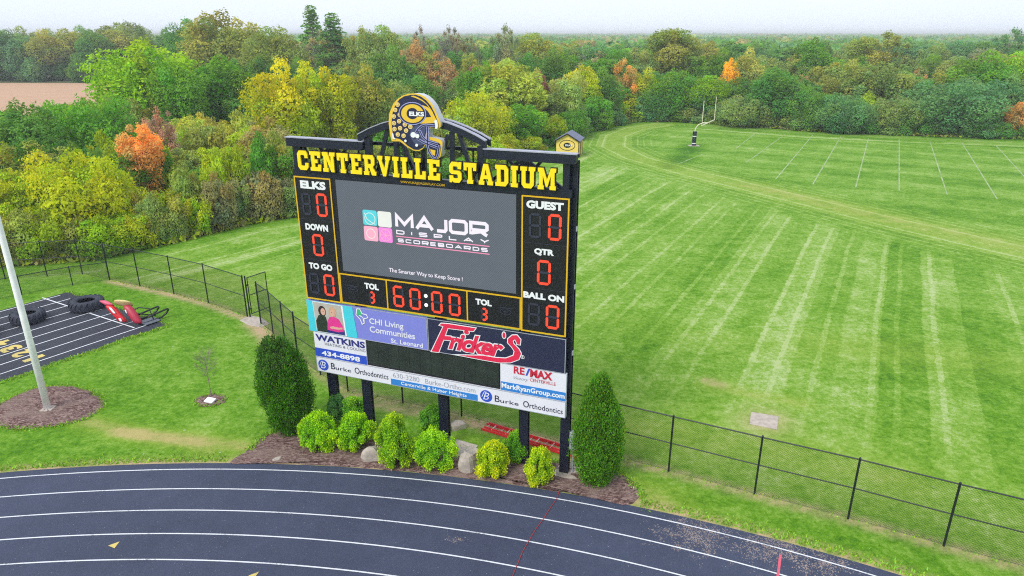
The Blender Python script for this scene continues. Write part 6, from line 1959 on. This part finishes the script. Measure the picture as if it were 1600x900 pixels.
# --- evergreens and golden shrubs by the scoreboard
def evergreen(x, y, W, H, label, seed, lean, col):
    r = random.Random(seed)
    L_ = []
    for i in range(120):
        f = (i + 0.5) / 120
        z = H * (0.02 + 0.96 * f)
        prof = float(np.interp(f, [0, .12, .35, .55, .75, .9, 1], lean[3]))
        a = i * 2.39996 + r.uniform(-.3, .3)
        q = W / 2 * prof * r.uniform(.80, 1.15)
        rr = 0.11 + 0.20 * prof * r.uniform(.4, 1.4)
        L_.append((math.cos(a) * max(0, q - rr * .8) + lean[0] * f, math.sin(a) * max(0, q - rr * .8) + lean[1] * f, z, rr, rr * 1.6))
    L_ = np.array(L_)
    root = thing('evergreen_shrub', label, 'evergreen', (x, y, 0), 0, 'evergreens beside the scoreboard')
    rg_ = np.random.default_rng(seed)
    n = 85000
    k = rg_.choice(len(L_), n, p=L_[:, 3] ** 2 / (L_[:, 3] ** 2).sum())
    d = norm(rg_.normal(size=(n, 3)) + np.array([0, 0, .2]))
    rad = np.hypot(L_[k, 0] - lean[0] * L_[k, 2] / H, L_[k, 1] - lean[1] * L_[k, 2] / H)
    C = L_[k, :3] + d * (rg_.uniform(.6, 1.15, n) * (1 + .30 * np.sin(d[:, 0] * 8 + k) * np.sin(d[:, 2] * 7 + k * 2)))[:, None] * L_[k][:, [3, 3, 4]]
    cen = np.stack([lean[0] * C[:, 2] / H, lean[1] * C[:, 2] / H], 1)
    out = norm(np.concatenate([C[:, :2] - cen, np.zeros((n, 1))], 1))
    keep = ((d * out).sum(1) > -0.25) & (C[:, 2] > 0.02)
    C, d, k, out = C[keep], d[keep], k[keep], out[keep]
    Nn = norm(d * .6 + out * .3 + rg_.normal(size=C.shape) * .6)
    t = norm(np.array([0, 0, 1.0]) * .9 + d * .6 + rg_.normal(size=C.shape) * .35)
    b_ = norm(np.cross(Nn, t)); s = 0.036 * rg_.uniform(.6, 1.4, (len(C), 1))
    P = np.stack([C - t * s, C - b_ * s * .45, C + t * s * 1.2, C + b_ * s * .45], 1)
    lt = (1 + rg_.uniform(-.2, .2, len(L_))[k] + rg_.uniform(-.35, .35, len(C)))
    T2 = np.stack([lt * rg_.uniform(.8, 1.35, len(C)), lt, lt * rg_.uniform(.8, 1.2, len(C))], 1)
    br = rg_.random(len(C)) < 0.03
    T2[br] = np.array([2.2, 1.0, 1.1])
    if lean[2]:     # the older bluish tip
        tip = (C[:, 2] > H * .78) & (C[:, 0] < 0.15)
        T2[tip] *= np.array([1.25, 1.0, 2.4]) * .85
    c = link('foliage', fast_quads('foliage', P, T2, M_LEAFN), None, root); c.color = (*col, 1)
    mb = MB(); mb.tube([(0, 0, 0), (lean[0] * .5, lean[1] * .5, H * .5), (lean[0] * .9, lean[1] * .9, H * .9)], [.09, .06, .02], 6); mb.build('stem', M_BARKD, root)
    return root


evergreen(-8.05, 22.1, 1.86, 3.62, 'plump dark evergreen shrub left of the scoreboard, with a bluish tip', 31, (-0.40, 0.1, 1, (.38, .68, .95, 1, .84, .62, .36)), lin(70, 124, 30, 1.35))
evergreen(2.82, 19.10, 1.52, 3.72, 'tall pointed evergreen shrub right of the scoreboard by the electrical box', 32, (-0.05, 0.05, 0, (.55, .85, 1, .92, .7, .5, .3)), lin(82, 134, 34, 1.45))


def golden(seed):
    r = random.Random(seed)
    L_ = []
    for i in range(46):
        f = (i + .5) / 46; z = 0.12 + 0.85 * f; a = i * 2.4 + r.uniform(-.4, .4)
        q = 0.5 * math.sin(math.pi * min(1, f * .8 + .22)) ** .6 * r.uniform(.6, 1.14) * (1 + .14 * math.sin(a * 2 + seed))
        L_.append((math.cos(a) * q, math.sin(a) * q, z * 1.0, r.uniform(.09, .2), r.uniform(.11, .24)))
    L_ = np.array(L_)
    me = None
    rg_ = np.random.default_rng(seed); n = 24000
    k = rg_.integers(len(L_), size=n)
    d = norm(rg_.normal(size=(n, 3)) + np.array([0, 0, .3]))
    C = L_[k, :3] + d * rg_.uniform(.3, 1.15, (n, 1)) * L_[k][:, [3, 3, 4]]
    C = C[C[:, 2] > 0.03]; m_ = len(C); d = d[:m_]
    Nn = norm(d * .6 + rg_.normal(size=C.shape) * .6 + np.array([0, 0, .35]))
    P = leaf_quads(C, Nn, 0.030, rg_, 1.6)
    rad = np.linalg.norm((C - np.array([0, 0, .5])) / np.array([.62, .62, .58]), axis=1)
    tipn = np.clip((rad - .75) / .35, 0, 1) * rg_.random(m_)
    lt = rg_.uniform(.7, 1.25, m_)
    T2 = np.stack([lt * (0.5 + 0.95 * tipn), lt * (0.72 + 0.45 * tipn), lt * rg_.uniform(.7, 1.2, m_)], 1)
    mb = MB()
    for j in range(0, 46, 3):
        c = L_[j]; mb.tube([(0, 0, 0), (c[0] * .5, c[1] * .5, c[2] * .45), tuple(c[:3])], [.02, .013, .006], 4, caps=False)
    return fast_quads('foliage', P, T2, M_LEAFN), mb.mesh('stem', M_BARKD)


GS = [golden(s) for s in (41, 42, 43)]


def gold_shrub(px, yb, wpx, hpx, back, label, c=(160, 198, 34), v=0, name='golden_shrub'):
    g = ground_at(px, yb - 4); k = (g - Vector((0, 0, CAM_H))).length / FPX
    w, h = wpx * k, hpx * k * 1.0
    root = thing(name, label, 'shrub', (g.x, g.y + w * 0.42 + back, 0), v * 1.3, 'shrubs in the mulch bed')
    w, h = w * 0.95, h
    root.scale = (w / 1.15 * random.uniform(.92, 1.1), w / 1.15 * random.uniform(.85, 1.1), h / 1.1)
    root.rotation_euler = (random.uniform(-.09, .09), random.uniform(-.09, .09), v * 1.9 + random.uniform(0, 6))
    fm, sm = GS[v % 3]
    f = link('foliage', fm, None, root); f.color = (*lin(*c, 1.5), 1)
    link('stem', sm, None, root)


gold_shrub(491, 720, 60, 62, 0, 'golden green shrub next to the left evergreen', v=0)
gold_shrub(549, 718, 62, 58, 0, 'golden green shrub in front of the second scoreboard post', v=1)
gold_shrub(550, 684, 60, 50, 0, 'green shrub behind the one at the second scoreboard post', (130, 176, 44), v=2)
gold_shrub(521, 682, 40, 52, 0.2, 'loose dark green shrub at the foot of the leftmost scoreboard post', (84, 128, 60), v=0, name='green_shrub')
gold_shrub(618, 744, 62, 82, 0, 'tallest golden green shrub, right of the rounded boulder', (160, 190, 34), v=2)
gold_shrub(675, 694, 54, 42, 0.3, 'small green shrub at the foot of the middle scoreboard post', (116, 164, 46), v=1)
gold_shrub(679, 748, 62, 66, 0, 'golden shrub left of the upright limestone block', v=0)
gold_shrub(768, 760, 54, 58, 0, 'golden shrub right of the upright limestone block', (196, 202, 30), v=1)
gold_shrub(808, 740, 44, 52, 0.25, 'green shrub in front of the fourth scoreboard post', (120, 168, 40), v=2)
gold_shrub(841, 770, 48, 60, 0, 'golden shrub nearest the right scoreboard post', (186, 200, 34), v=0)

# small white tag standing in the grass
mb = MB(); mb.box(-0.05, 0.05, -0.02, 0.02, 0, 0.28, bevel=0.008)
o = mb.build('marker_stake', M_WHITE); o.location = (-2.2, 21.15, 0); tag(o, 'short white marker stake between the shrubs under the scoreboard', 'stake')

# ------------------------------------------------------------------ air
hz = bpy.data.materials.new('haze'); hz.use_nodes = True
hn = hz.node_tree.nodes; hl = hz.node_tree.links; hn.clear()
ho = hn.new('ShaderNodeOutputMaterial'); hv = hn.new('ShaderNodeVolumePrincipled')
hv.inputs['Color'].default_value = (0.93, 0.97, 1.0, 1)
hv.inputs['Density'].default_value = 0.0005
hv.inputs['Anisotropy'].default_value = 0.0
hl.new(hv.outputs[0], ho.inputs['Volume'])
mb = MB(); mb.box(-4300, 4300, -600, 4400, -1.0, 24.5)
tag(mb.build('haze', hz), 'thin bluish haze that pales the far woods', kind='stuff')
